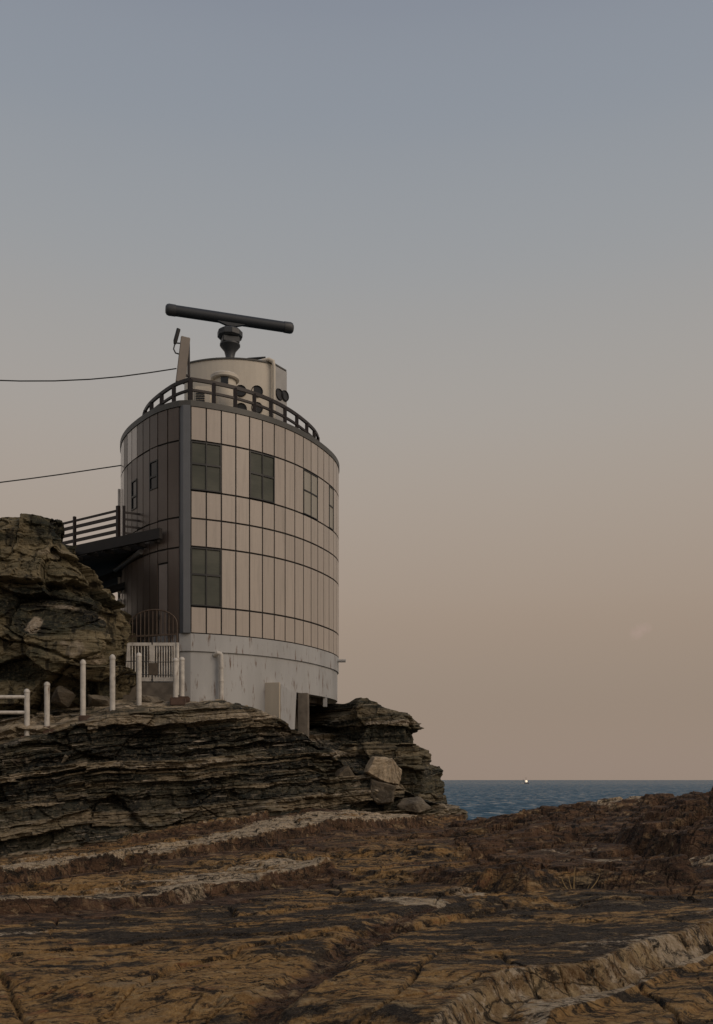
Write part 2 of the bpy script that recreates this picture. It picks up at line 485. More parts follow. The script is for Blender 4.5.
# ------------------------------------------------------------------ terrain
def grid_mesh(name, V, mat, attrs, smooth=False, flip=False):
    ny, nx = V.shape[:2]
    me = bpy.data.meshes.new(name)
    me.vertices.add(nx * ny); me.vertices.foreach_set('co', V.reshape(-1).astype(np.float32))
    idx = np.arange(nx * ny).reshape(ny, nx)
    q = np.stack([idx[:-1, :-1], idx[:-1, 1:], idx[1:, 1:], idx[1:, :-1]], -1).reshape(-1, 4)
    if flip: q = q[:, ::-1]
    nf = len(q)
    me.loops.add(nf * 4); me.loops.foreach_set('vertex_index', q.reshape(-1).astype(np.int32))
    me.polygons.add(nf)
    me.polygons.foreach_set('loop_start', np.arange(0, nf * 4, 4, dtype=np.int32))
    me.polygons.foreach_set('loop_total', np.full(nf, 4, dtype=np.int32))
    me.polygons.foreach_set('use_smooth', np.full(nf, smooth, dtype=bool))
    me.update(); me.validate()
    for k, a in attrs.items():
        at = me.attributes.new(k, 'FLOAT', 'POINT'); at.data.foreach_set('value', a.reshape(-1).astype(np.float32))
    o = bpy.data.objects.new(name, me); C.objects.link(o); me.materials.append(mat)
    return o


# --- foreground rock: control points (photo x, photo y, distance)
CP = [(-200, 1024, 5.6), (0, 1024, 5.6), (356, 1024, 5.6), (713, 1024, 5.8), (900, 1010, 6), (0, 960, 7.5), (356, 960, 7.5), (713, 955, 7.8),
      (-200, 915, 10.5), (0, 915, 10.5), (356, 905, 11), (600, 893, 11), (713, 884, 11), (950, 850, 11), (0, 887, 14.5), (300, 865, 15), (500, 860, 15),
      (650, 838, 15.5), (713, 820, 15), (-200, 862, 19.5), (0, 862, 19.5), (150, 843, 21), (330, 814, 24), (450, 824, 24), (560, 822, 19.5),
      (640, 810, 19), (713, 799, 18.5), (900, 778, 18)]
_cu = np.array([[(px - 356.5) / F * 2.2, math.log(d)] for px, py, d in CP])
_cz = np.array([(780 - py) / F * d for px, py, d in CP])


def _U(r2):
    return np.where(r2 > 0, r2 * np.log(np.maximum(r2, 1e-12)), 0)


_n = len(CP)
_K = _U(((_cu[:, None] - _cu[None]) ** 2).sum(-1)) + np.eye(_n) * .002
_A = np.zeros((_n + 3, _n + 3)); _A[:_n, :_n] = _K; _A[:_n, _n] = 1; _A[:_n, _n + 1:] = _cu; _A[_n, :_n] = 1; _A[_n + 1:, :_n] = _cu.T
_W = np.linalg.solve(_A, np.concatenate([_cz, [0, 0, 0]]))


def base_z(x, y):
    yy = np.maximum(y, 3.5)
    u = np.clip(x / yy, -1.2, 1.0) * 2.2; l = np.log(np.clip(yy, 4.5, 26))
    s = _W[_n] + _W[_n + 1] * u + _W[_n + 2] * l
    for k in range(_n):
        s = s + _W[k] * _U((u - _cu[k, 0]) ** 2 + (l - _cu[k, 1]) ** 2)
    return s


def hit(px, py):
    d = np.linspace(4, 34, 1500)
    g = base_z((px - 356.5) / F * d, d) - (780 - py) / F * d
    k = np.argmax(g > 0) if (g > 0).any() else 1499
    return ((px - 356.5) / F * d[k], d[k])


def seg_dist(x, y, pts):
    """signed distance to a polyline (positive on its far side) and where along it (0..1)"""
    best = np.full(x.shape, 1e9); sd = np.zeros(x.shape); al = np.zeros(x.shape)
    m = len(pts) - 1
    for i in range(m):
        (x0, y0), (x1, y1) = pts[i], pts[i + 1]
        dx, dy = x1 - x0, y1 - y0; L2 = dx * dx + dy * dy
        t = np.clip(((x - x0) * dx + (y - y0) * dy) / L2, 0, 1)
        ex, ey = x - x0 - t * dx, y - y0 - t * dy
        d = np.sqrt(ex * ex + ey * ey)
        s = np.sign(dx * ey - dy * ex)
        m_ = d < best
        best = np.where(m_, d, best); sd = np.where(m_, s * d, sd); al = np.where(m_, (i + t) / m, al)
    return sd, al


LEDGES = [  # photo polyline, step height, reach behind, edge width, paleness, noise
    ([(-120, 912), (0, 893), (90, 876), (180, 866), (300, 841), (370, 829), (450, 826)], .24, 2.6, .045, 1.0, .35),
    ([(-120, 936), (0, 926), (130, 920), (215, 902), (300, 888), (345, 884)], .15, 2.0, .045, .95, .30),
    ([(120, 850), (200, 836), (270, 822), (345, 812)], .16, 2.0, .045, .40, .35),
    ([(-60, 866), (0, 852), (50, 846), (78, 848)], .30, 1.5, .08, .55, .2),
    ([(470, 832), (540, 829), (600, 818), (660, 806), (760, 794)], .22, 2.4, .25, .10, .35),
    ([(430, 870), (500, 856), (560, 846), (600, 842), (640, 846), (700, 836)], .16, 2.0, .25, .10, .4),
    ([(520, 905), (562, 893), (600, 891), (636, 890), (700, 884)], .26, 2.6, .13, .18, .22),
    ([(610, 846), (642, 862), (690, 862), (760, 850)], .30, 2.0, .14, .20, .2),
    ([(420, 1075), (472, 1034), (515, 1013), (560, 1008), (604, 999), (641, 982), (688, 964), (713, 948), (820, 905)], .165, 6.0, .055, .0, .02),
    ([(500, 1080), (560, 1030), (604, 1018), (641, 1002), (688, 982), (713, 966), (820, 925)], .05, 3.0, .03, 1.0, .05),
    ([(640, 1060), (713, 1000), (800, 960)], .06, 3.0, .04, .2, .06),
    ([(250, 985), (330, 976), (380, 958)], .05, 1.0, .05, .0, .15),
    ([(380, 958), (430, 940), (500, 925), (560, 915)], .06, 1.2, .05, .15, .15),
]


GROUND = []


def ground_z(x, y):
    g = GROUND[0]; return float(g[np.argmin((g[:, 0] - x) ** 2 + (g[:, 1] - y) ** 2), 2])


def build_foreground():
    ny, nx = 950, 940
    y = np.concatenate([np.linspace(-6, 3.9, 30), 4.0 * np.exp(np.linspace(0, math.log(46 / 4.0), ny - 30))])
    u = np.linspace(-1, 1, nx); u = np.sign(u) * (np.abs(u) * .62 + np.abs(u) ** 5 * .38)
    Y, Uu = np.meshgrid(y, u, indexing='ij')
    Xg = Uu * (3.0 + .70 * np.maximum(Y, 1.0))
    ca, sa = .78, .62
    a, b = Xg * ca + Y * sa, -Xg * sa + Y * ca            # along / across the beds
    z = base_z(Xg, Y)
    pale = np.zeros_like(z); red = np.zeros_like(z)
    warp = fbm(a * .55, b * .9, z * 0, 4)
    warp2 = fbm(a * 2.2, b * 2.6, z * 0 + 5, 4)
    far = np.clip(Y / 14, .35, 1.6)
    for k, (pl, h, L, w, pa, nz) in enumerate(LEDGES):
        pts = [hit(*p) for p in pl]
        sd, al = seg_dist(Xg, Y, pts)
        s = sd + nz * far * (warp * 1.3 + warp2 * .22)
        edge = sstep(0, .06, al) * sstep(1, .94, al)
        hh = h * (1 + (.5 if k != 8 else .12) * fbm(a * .8, b * .8 * 0 + k, z * 0, 2))
        z = z + hh * sstep(-w, w, s) * np.exp(-np.maximum(s, 0) / L) * edge
        pale = np.maximum(pale, pa * edge * sstep(.3 * w, 1.2 * w, s) * (np.exp(-np.maximum(s - 1.0 * far, 0) / (.9 * far)) if k < 4 else np.exp(-np.maximum(s, 0) / ((.9 if k == 9 else .45) * far))) * (.5 + .6 * sstep(-.25, .15, fbm(a * .55 + 3 * k, b * .8, z * 0 + 1, 3))))
        if k < 4:        # darker red bed under each pale one
            red = np.maximum(red, .95 * edge * sstep(-1.2 * far, -.7 * far, s + .6 * warp2 + .4 * warp) * (1 - sstep(-.05, .15, s)))
        if k == 8:       # the broken front of the near slab is a pale bed
            pale = np.maximum(pale, .46 * sstep(-.09, -.05, s) * (1 - sstep(.05, .09, s)) * edge)
    pts = [hit(*p) for p in LEDGES[8][0]]; sd, al = seg_dist(Xg, Y, pts)
    z = z - .06 * (1 - sstep(0, .05, np.abs(sd + .10 + .02 * warp2))) * sstep(.1, .3, al)
    m_e = np.exp(-(sd / .55) ** 2) * sstep(0, .1, al)
    for tj in (.30, .385, .47, .53, .66, .74, .87):
        z = z - .06 * (1 - sstep(.0, .0025, np.abs(al - tj + .006 * warp2))) * (1 - sstep(.08, .13, np.abs(sd)))
    face = sstep(-.12, -.07, sd) * (1 - sstep(.05, .09, sd)) * sstep(0, .1, al)
    slab = sstep(.0, .15, sd) * sstep(.12, .3, al) * (1 - sstep(10.5, 12, Y + 1.5 * warp))
    # broken trench across the near rock
    tr = [hit(*p) for p in [(255, 1040), (300, 1005), (345, 975), (392, 948), (440, 925), (475, 908)]]
    sd, al = seg_dist(Xg, Y, tr)
    s = np.abs(sd + .10 * warp2 + .10 * warp)
    tm = (1 - sstep(.05, .22, s)) * sstep(0, .05, al) * sstep(1, .93, al)
    rough = fbm(Xg * 6, Y * 6, z * 0, 4, ridged=True)
    z = z - .075 * tm * (.6 + .6 * rough)
    # crack between the slab and the rock left of it
    for cr, dep, wd in (([(395, 1030), (440, 985), (500, 985), (512, 1002)], .05, .03), ([(0, 985), (14, 1005), (30, 1030)], .05, .03), ([(60, 1000), (130, 975), (200, 965)], .03, .04)):
        sd, al = seg_dist(Xg, Y, [hit(*p) for p in cr])
        z = z - dep * (1 - sstep(0, wd, np.abs(sd + .05 * warp2)))
    # white quartz patch by the trench, a few others
    for (px, py, rx, ry, am) in ((425, 918, .38, .5, 1.0), (398, 914, .5, .3, .6), (20, 946, .35, .3, .75), (175, 905, .6, .6, .7), (245, 935, .3, .3, .3), (612, 812, .8, .9, .7), (690, 870, .8, .6, .45), (600, 876, .3, .4, .6), (560, 864, .8, .3, .5), (470, 905, .3, .4, .5)):
        hx, hy = hit(px, py)
        r = np.sqrt(((Xg - hx) / rx) ** 2 + ((Y - hy) / ry) ** 2) + .5 * warp2
        pale = np.maximum(pale, am * (1 - sstep(.4, 1.1, r)))
    # red-brown beds on the right and behind
    red = np.maximum(red, sstep(-.02, .20, Xg / np.maximum(Y, 3) + .25 * warp) * sstep(8.5, 13.5, Y + 2 * warp))
    red = np.maximum(red, .55 * sstep(13, 17, Y + 3 * warp) * (1 - sstep(.0, .5, pale)))
    red = np.maximum(red, .75 * tm)
    # bedding terraces with crisp, irregular edges
    fine = fbm(a * 3.0, b * 4.0, z * 0 + 12, 4)
    st = .070
    q = (z + .11 * warp + .035 * warp2 + .018 * fine - .015 * Xg) / st + 50
    fl = np.floor(q); fr = q - fl
    calm = 1 - .95 * m_e
    z = z + calm * (.15 + .6 * sstep(8, 13, Y)) * ((fl + sstep(.0, .08, fr)) - q) * st
    st2 = .022
    q = (z + .05 * warp2 + .10 * warp + .012 * fine) / st2 + 90
    fl = np.floor(q); z = z + .45 * calm * ((fl + sstep(0, .15, q - fl)) - q) * st2
    rr = sstep(.25, .8, red) * sstep(-.05, .12, Xg / np.maximum(Y, 3))
    # broken blocks: three sizes, stretched along the beds
    wa, wb = a + .07 * warp2 + .30 * warp, b + .04 * warp2 + .16 * warp
    grow = np.clip(Y / 9, .5, 1.5)
    h1, g1, c1 = facets(wa / 2.3, wb / 1.0, 3)
    h2, g2, c2 = facets(wa / .75 + 9, wb / .36, 13)
    h3, g3, c3 = facets(wa / .24 + 4, wb / .12, 23)
    nearf = sstep(8, 13, Y)
    z = z + calm * (.045 + .02 * nearf + .060 * rr) * grow * h1 + (.016 + .006 * nearf + .026 * rr) * grow * h2 + (.004 + .008 * rr) * h3
    z = z - (.055 + .02 * nearf) * (1 - sstep(0, .028, g1)) * (c1 > .3) - (.020 + .008 * nearf) * (1 - sstep(0, .04, g2)) * (c2 > .6) * grow
    z = z + .006 * fbm(a * 4, b * 8, z * 0 + 3, 4, ridged=True) + .007 * fbm(Xg * 20, Y * 20, z * 0, 4, ridged=True)
    pale = pale * (.72 + .5 * c2) * (.85 + .3 * c3)
    # joints
    j = np.abs(perlin(a * .45, b * .25, z * 0 + 31))
    z = z - .05 * (1 - sstep(0, .022, j)) * sstep(6, 9, Y)
    # the far side falls to the sea
    yr = 24.2 - np.maximum(Xg - 2.9, 0) * 1.30
    yr = np.where(Xg < 2.9, 26.5, np.maximum(yr, 17.0)) + .8 * warp
    over = np.maximum(Y - yr, 0)
    z = z - .35 * over - .16 * over ** 2
    z = np.maximum(z, -14)
    V = np.stack([Xg, Y, z + E], -1)
    GROUND.append(V.reshape(-1, 3))
    o = grid_mesh('rock_shore', V, M['rock'], {'pale': pale, 'red': red, 'face': face, 'slab': slab}, smooth=False)
    tag(o, 'brown and ochre bedded shore rock sloping in the foreground', None, None, 'structure')
    return o


# --- lofted cliffs
def loft(name, contours, nu, rows, amp, seed, label, ztilt=.10, pale_f=None, flip=False, block=.75, beds=1.0, massive=0.0, soft=.018, thick=1.0, lift=0.0):
    """contours: list of (list of 3D control points), from the foot up and then inwards over the top; rows per gap"""
    K = len(contours); n = len(contours[0])
    A = np.array(contours, dtype=float)                    # K,n,3
    mid = A[K // 2]
    seg = np.sqrt((np.diff(mid[:, :2], axis=0) ** 2).sum(1)); s = np.concatenate([[0], np.cumsum(seg)])
    # denser sampling where the wall is in view
    us = np.linspace(0, s[-1], nu)
    B = np.stack([[np.interp(us, s, A[k, :, c]) for c in range(3)] for k in range(K)])    # K,3,nu
    B = B.transpose(0, 2, 1)
    ker = np.exp(-np.linspace(-2, 2, 2 * int(nu * soft) + 1) ** 2); ker /= ker.sum(); h = len(ker) // 2
    for k in range(K):
        for c in range(3):
            B[k, :, c] = np.convolve(np.pad(B[k, :, c], h, mode='edge'), ker, mode='valid')
    V = []; wall = []
    for k in range(K - 1):
        m = rows[k]
        for t in np.arange(m) / m:
            V.append(B[k] * (1 - t) + B[k + 1] * t)
    V.append(B[-1]); V = np.array(V)                        # ny,nu,3
    def normals(V):
        du = np.gradient(V, axis=1); dv = np.gradient(V, axis=0)
        N = np.cross(du, dv); return N / np.maximum(np.linalg.norm(N, axis=2, keepdims=True), 1e-9)
    N = normals(V)
    x, y, z = V[..., 0], V[..., 1], V[..., 2]
    S = np.broadcast_to(us[None], x.shape)
    wv = np.sqrt(N[..., 0] ** 2 + N[..., 1] ** 2)
    wv = sstep(.25, .75, wv)
    rs = np.random.RandomState(seed)
    th = []
    while sum(th) < 26:
        th.append(rs.choice([.035, .06, .09, .14, .22, .34], p=[.2, .25, .22, .17, .11, .05]))
    bnd = np.cumsum(th) * thick - 12 * thick
    _, _, fh = worley(S * .42 + .3 * perlin(S * .8, z * .8, x * 0 + 3), z * .16, seed + 60)[:3]
    bb = z - ztilt * x + .22 * fbm(x * .45, y * .45, z * .35 + seed, 4) + .05 * fbm(S * 1.6, z * 2.2, x * 0 + seed, 4) + .16 * (fh - .5)
    li = np.searchsorted(bnd, bb)
    lo = bnd[np.clip(li - 1, 0, len(bnd) - 1)]; hi = bnd[np.clip(li, 0, len(bnd) - 1)]
    tk = np.maximum(hi - lo, .01); fr = (bb - lo) / tk
    lay = hash01(li, li * 0 + seed)
    # a slower change of protrusion along each bed
    prot = (lay - .5) * .9 + .55 * perlin(S * .55, li * 7.31, x * 0 + seed)
    bl = block * (.35 + 1.3 * hash01(li, li * 0 + seed + 5))
    sc = (S + 3.1 * hash01(li // 3, li * 0 + seed + 9) + .06 * perlin(S * 5, z * 5, x * 0)) / bl
    ci = np.floor(sc); cf = sc - ci
    blk = hash01(ci, li, li * 0 + seed + 2) - .5
    th2 = []
    while sum(th2) < 26: th2.append(rs.uniform(.16, .55))
    b2 = np.cumsum(th2) * thick - 12 * thick
    l2 = np.searchsorted(b2, bb + .03 * fbm(S * 3, z * 3, x * 0 + 2, 3))
    major = (hash01(l2, l2 * 0 + seed + 21) - .5) + .8 * perlin(S * .35, l2 * 5.77, x * 0 + seed + 2)
    fade = sstep(-.35, .25, fbm(S * .7, z * 1.1, x * 0 + seed + 15, 3))        # beds die out here and there
    groove = (1 - sstep(0, .13, np.minimum(fr, 1 - fr) * tk / .09)) * .04 * (.3 + .9 * fade)
    crack = (1 - sstep(0, .025, np.minimum(cf, 1 - cf) * bl)) * .035 * (blk > -.1)
    jn = np.abs(perlin(S * .8 + .4 * perlin(S, z * 2.2, x * 0 + 8), z * .22, x * 0 + seed + 40))
    joint = (1 - sstep(0, .022, jn)) * .09 * sstep(.0, .4, perlin(S * .6, z * .7, x * 0 + 50))
    ws, wz = S + .22 * fbm(S * 1.4, z * 1.4, x * 0 + seed, 3), z + .18 * fbm(S * 1.6, z * 1.6, x * 0 + seed + 5, 3)
    k1, e1, m1 = facets(ws / 1.35, wz / .95, seed + 4, 1.3)
    k2, e2, m2 = facets(ws / .46 + 7, wz / .30, seed + 8, 1.3)
    k3, e3, m3 = facets(ws / .16 + 7, wz / .09, seed + 12, 1.2)
    k0, e0, m0 = facets(ws / 2.6 + 2, wz / 1.7, seed + 31, 1.5)
    fac = (.55 * k0 - .10 * (1 - sstep(0, .03, e0))) * (massive > .5) + .30 * k1 + .11 * k2 + .035 * k3 - .06 * (1 - sstep(0, .04, e1)) - .02 * (1 - sstep(0, .07, e2)) * (m2 > .4)
    big = .30 * fbm(S * .45, z * .55, x * 0 + seed, 3)
    det = .040 * fbm(x * 3.5, y * 3.5, z * 6, 5) + .016 * fbm(x * 14, y * 14, z * 24, 3)
    d = beds * (.34 * major + amp * (.45 * prot + .60 * blk * (.3 + fade)) - groove - crack) - joint + big * amp / .22 + det + fac * (.75 + massive)
    nh = N.copy(); nh[..., 2] *= .15; nh /= np.maximum(np.linalg.norm(nh, axis=2, keepdims=True), 1e-9)
    V = V + nh * (d * wv)[..., None]
    flat = (1 - wv)
    bump = .26 * fbm(x * .8, y * .8, z * 0 + seed, 4) + .07 * fbm(x * 3, y * 3, z * 0, 4, ridged=True)
    q = bump / .05; fl = np.floor(q); bump = .6 * (fl + sstep(0, .25, q - fl)) * .05 + .4 * bump
    V[..., 2] += flat * bump
    tone = np.clip(lift + beds * (.50 * lay + .45 * sstep(-.45, .45, major)) + .16 * (hash01(ci, li, li * 0 + 77) - .3) + .22 * massive * (m1 - .5) + flat * (.04 + .10 * fbm(x * 1.5, y * 1.5, z * 0 + 4, 3)), 0, 1)
    if lift > .4:      # weathered dark patches and less bedding on the massive rock
        tone = np.clip(tone - .55 * sstep(.0, .35, fbm(S * .55, z * .8, x * 0 + 91, 4)) - .30 * sstep(5.2, 5.9, z - E + .35 * fbm(S, z, x * 0 + 5, 3)) * sstep(-8.2, -7.4, x), 0, 1)
    pale = pale_f(V[..., 0], V[..., 1], V[..., 2] - E) if pale_f else np.zeros_like(tone)
    o = grid_mesh(name, V, M['cliff'], {'tone': tone, 'pale': pale, 'massive': np.full_like(tone, massive)}, flip=flip)
    tag(o, label, None, None, 'structure')
    return o


def build_main_cliff():
    top = [(-17, 18.3, .3), (-10.5, 19.6, .40), (-7.96, 20.7, .62), (-6.6, 21.0, 1.12), (-5.5, 21.3, 1.45), (-4.2, 21.9, 1.66), (-3.1, 22.4, 1.72),
           (-2.3, 23.0, 1.66), (-1.55, 23.6, 1.32), (-.9, 24.3, .85), (0, 24.9, .25), (1.2, 25.2, -.25), (2.3, 25.7, -.7), (2.75, 26.7, -.85), (2.4, 30, -.8), (0, 38, 0), (-6, 42, 1), (-17, 42, 1)]
    ctr = Vector((-6, 31))
    def ring(off, z=None, zadd=0.0, pull=0.0):
        out = []
        for i, (x, y, zt) in enumerate(top):
            p0 = Vector(top[max(i - 1, 0)][:2]); p1 = Vector(top[min(i + 1, len(top) - 1)][:2])
            t = (p1 - p0).normalized(); nrm = Vector((t.y, -t.x))
            q = Vector((x, y)) + nrm * off
            q = q + (ctr - q) * pull
            zz = zt + zadd if z is None else (z if not callable(z) else z(i, zt))
            out.append((q.x, q.y, E + zz))
        return out
    zm = lambda f: (lambda i, zt: zt * (1 - f) + (-1.9 if i < 10 else -1.6) * f)
    cont = [ring(2.0, -11), ring(.75, -2.2), ring(.50, zm(.75)), ring(.30, zm(.45)), ring(.22, zm(.22)), ring(.06, zm(.05)), ring(0),
            ring(-.35, zadd=.06), ring(0, lambda i, zt: max(zt + .12, [.9, 1.15, 1.45, 1.62, 1.75, 1.85, 1.9, 1.75, 1.25, .95, .5, .2, 0, 0, 0, 1, 1.5, 1.5][i]), pull=.12),
            ring(0, lambda i, zt: max(1.85 if i < 8 else 1.25, zt), pull=.3), ring(0, lambda i, zt: 2.0, pull=.97)]
    def pf(x, y, z):
        return .55 * np.exp(-((z - 1.15 - .04 * (x + 2)) / .25) ** 2) * sstep(-2.9, -2.2, x) * sstep(-.2, -1.0, x)
    loft('cliff', cont, 1500, [6, 40, 50, 45, 40, 20, 12, 30, 30, 12], .24, 3, 'dark layered cliff below the round tower', pale_f=pf, soft=.008, thick=.95, massive=.1, lift=.07)


def build_prow():
    base = [(-3.0, 29.4, 1.2), (-1.6, 28.4, 1.3), (-.85, 27.5, 1.55), (.02, 26.7, 2.1), (1.40, 26.5, 1.78), (1.64, 27.2, 1.70), (1.5, 29, 1.8), (0, 33, 2), (-4, 35, 2)]
    wts = [.3, .35, .4, .5, .8, 1, 1, .8, .5]
    def ring(off, z, pull=0.0):
        out = []
        for i, (x, y, zt) in enumerate(base):
            p0 = Vector(base[max(i - 1, 0)][:2]); p1 = Vector(base[min(i + 1, len(base) - 1)][:2])
            t = (p1 - p0).normalized(); nrm = Vector((t.y, -t.x))
            q = Vector((x, y)) + nrm * off * wts[i]
            q = q + (Vector((-2, 30)) - q) * pull
            out.append((q.x, q.y, E + (zt + z[1] if isinstance(z, tuple) else z)))
        return out
    c = [ring(2.6, -11), ring(1.05, -1.3), ring(.95, -.6), ring(.90, .28), ring(.78, .36), ring(.46, .42), ring(.40, .86), ring(.02, .95), ring(-.05, 1.0), ring(.06, 1.25), ring(.02, (0, -.12)), ring(-.1, ('t', .0)), ring(-.5, ('t', .12)), ring(0, ('t', .2), .9)]
    c[10] = ring(.04, ('t', -.14)); c[11] = ring(-.06, ('t', 0.0))
    def pf(x, y, z):
        return .62 * np.exp(-((z - 1.62) / .10) ** 2) * sstep(-.2, .5, x)
    loft('cliff_prow', c, 760, [6, 26, 34, 8, 6, 18, 10, 6, 14, 22, 8, 12, 12], .22, 21, 'stepped rock prow of the cliff above the sea', ztilt=-.06, pale_f=pf, block=1.1, soft=.005, massive=.35, beds=.62, thick=1.7, lift=.14)


def build_outcrop():
    # right end of the rock by height: (z, right x, y of right end, y of the front)
    lv = [(-1.0, -6.1, 23.2, 22.5), (1.5, -6.15, 23.1, 22.35), (2.35, -6.05, 23.0, 22.2), (2.75, -5.85, 23.1, 21.9), (3.5, -5.66, 23.2, 21.75), (4.15, -5.88, 23.2, 21.8), (4.65, -6.36, 22.9, 22.0), (5.5, -6.92, 22.7, 22.2), (6.05, -7.10, 22.6, 22.35)]
    def ring(z, xr, yr, yf, dz=0.0, shrink=0.0):
        pts = [(-17, yf - 1.2), (-11, yf - .5), (-9, yf - .1), (-8.1, yf), (-7.4, yf + .05), (xr - .45, yf + .12), (xr - .08, yr - .3), (xr, yr + .25), (xr - .25, yr + 1.2), (xr - 1.2, 26.2), (-10, 27.3), (-17, 27)]
        out = []
        for i, (x, y) in enumerate(pts):
            q = Vector((x, y)); q = q + (Vector((min(x, -8.5), 24.8)) - q) * shrink
            zz = z + dz
            out.append((q.x, q.y, E + zz))
        return out
    c = [ring(*l) for l in lv]
    c.append(ring(6.26, -7.12, 22.7, 22.45, 0, .03)); c.append(ring(6.26, -7.12, 22.7, 22.45, .04, .3)); c.append(ring(6.26, -7.12, 22.7, 22.45, .06, .95))
    def pf(x, y, z):
        b = .45 * np.exp(-((z - 4.05 + .10 * (x + 7)) / .10) ** 2) * sstep(-5.9, -6.3, x)
        n = fbm(x * 2.2, z * 2.2, y * 0, 3)
        b = np.maximum(b, .7 * (1 - sstep(.3, .9, np.sqrt(((x + 7.4) / .35) ** 2 + ((z - 3.55) / .4) ** 2) + .6 * n)))
        b = np.maximum(b, .55 * (1 - sstep(.3, 1., np.sqrt(((x + 6.5) / .5) ** 2 + ((z - 3.0) / .45) ** 2) + .7 * n)))
        b = np.maximum(b, .40 * (1 - sstep(.3, 1., np.sqrt(((x + 7.1) / .7) ** 2 + ((z - 5.35) / .35) ** 2) + .7 * n)))
        return b
    loft('rock_outcrop', c, 900, [10, 34, 20, 30, 28, 24, 36, 24, 10, 12, 10], .26, 33, 'tall weathered rock outcrop beside the tower and its footbridge', ztilt=-.05, pale_f=pf, block=1.5, beds=.14, massive=.70, soft=.010, thick=2.2, lift=.57)


build_foreground(); build_main_cliff(); build_prow(); build_outcrop()

# sea
mb = MB(); mb.add([(-60000, -3000, 0), (60000, -3000, 0), (60000, 120000, 0), (-60000, 120000, 0)], [(0, 1, 2, 3)])
tag(mb.build('sea', M['sea'], normals=False), 'blue grey rippled sea', None, None, 'structure')


# ------------------------------------------------------------------ loose rocks
def chunk(seed, size, npts=16, rough=.04, boxy=False):
    rs = random.Random(seed); bm = bmesh.new()
    for sx in ((-1, 1) if boxy else ()):
        for sy in (-1, 1):
            for sz in (-1, 1):
                for q in range(2): bm.verts.new([sg * sz_ * rs.uniform(.5, .82) for sg, sz_ in zip((sx, sy, sz), size)])
    for _ in range(npts):
        v = Vector((rs.gauss(0, 1), rs.gauss(0, 1), rs.gauss(0, 1))).normalized()
        bm.verts.new(Vector((v.x * size[0], v.y * size[1], v.z * size[2])) * rs.uniform(.8, 1.0))
    r = bmesh.ops.convex_hull(bm, input=bm.verts)
    bmesh.ops.delete(bm, geom=[g for g in r['geom_interior'] if isinstance(g, bmesh.types.BMVert)], context='VERTS')
    bmesh.ops.bevel(bm, geom=list(bm.edges), offset=min(size) * .10, segments=1, affect='EDGES', clamp_overlap=True)
    bmesh.ops.triangulate(bm, faces=bm.faces)
    bmesh.ops.subdivide_edges(bm, edges=bm.edges, cuts=2, use_grid_fill=True)
    if max(size) > .3: bmesh.ops.subdivide_edges(bm, edges=bm.edges, cuts=1, use_grid_fill=True)
    co = np.array([v.co[:] for v in bm.verts])
    s = 1.6 / max(size)
    n = fbm(co[:, 0] * s + seed, co[:, 1] * s, co[:, 2] * s * 1.6, 4) + .35 * fbm(co[:, 0] * 5 * s + seed, co[:, 1] * 5 * s, co[:, 2] * 9 * s, 3, ridged=True)
    for v, k in zip(bm.verts, n):
        v.co += v.co.normalized() * float(k) * rough * max(size)
    me = bpy.data.meshes.new('stone'); bm.to_mesh(me); bm.free()
    return me


def rock(name, me, mat, loc, rot, label, cat, group=None):
    o = bpy.data.objects.new(name, me); C.objects.link(o)
    if not me.materials: me.materials.append(mat)
    o.location = loc; o.rotation_euler = rot
    return tag(o, label, cat, group)


def slab_stone(seed, outline_px, cx, cy, d, depth, rough):
    """a block given by its outline as seen (photo pixels about a centre) and a real depth"""
    m = d / F; bm = bmesh.new()
    for yy, sc_ in ((-depth * .5, .88), (-depth * .25, 1.0), (depth * .5, .8)):
        for x, y in outline_px: bm.verts.new(((x - cx) * m * sc_, yy, -(y - cy) * m * sc_))
    r = bmesh.ops.convex_hull(bm, input=bm.verts)
    bmesh.ops.delete(bm, geom=[g for g in r['geom_interior'] if isinstance(g, bmesh.types.BMVert)], context='VERTS')
    bmesh.ops.triangulate(bm, faces=bm.faces)
    for _ in range(3): bmesh.ops.subdivide_edges(bm, edges=bm.edges, cuts=1, use_grid_fill=True)
    co = np.array([v.co[:] for v in bm.verts]); n = fbm(co[:, 0] * 3 + seed, co[:, 1] * 3, co[:, 2] * 4, 5) + .6 * fbm(co[:, 0] * 9 + seed, co[:, 1] * 9, co[:, 2] * 14, 3, ridged=True)
    for v, q in zip(bm.verts, n): v.co += v.co.normalized() * float(q) * rough
    me = bpy.data.meshes.new('stone'); bm.to_mesh(me); bm.free()
    return me


rock('boulder', slab_stone(3, [(364, 772), (371, 757), (381, 763), (390, 759), (399, 770), (397, 785), (384, 783), (372, 777)], 381, 772, 25.1, .9, .07), M['stone_pale'], P(381, 772, 25.1), (0, 0, .15), 'pale boulder wedged in the cliff face below the prow', 'boulder')
rock('boulder', chunk(9, (.28, .36, .74), 8, .12, True), M['stone_dark'], P(352, 788, 24.9), (.15, -.62, .2), 'dark leaning slab of rock left of the pale boulder', 'boulder')
rock('boulder', slab_stone(8, [(372, 779), (384, 784), (396, 786), (393, 802), (378, 804), (370, 795)], 383, 792, 25.0, .8, .06), M['stone_dark'], P(383, 792, 25.0), (0, 0, -.1), 'dark boulder under the pale boulder', 'boulder')
rock('boulder', chunk(23, (.5, .4, .28), 14, .1), M['stone_grey'], P(414, 806, 25.0), (.1, .1, .2), 'low grey boulder at the foot of the prow', 'boulder')
rock('boulder', chunk(31, (.42, .35, .28), 14, .1), M['stone_dark'], P(62, 697, 21.9), (.1, .2, .5), 'rounded dark boulder behind the second white post', 'boulder')
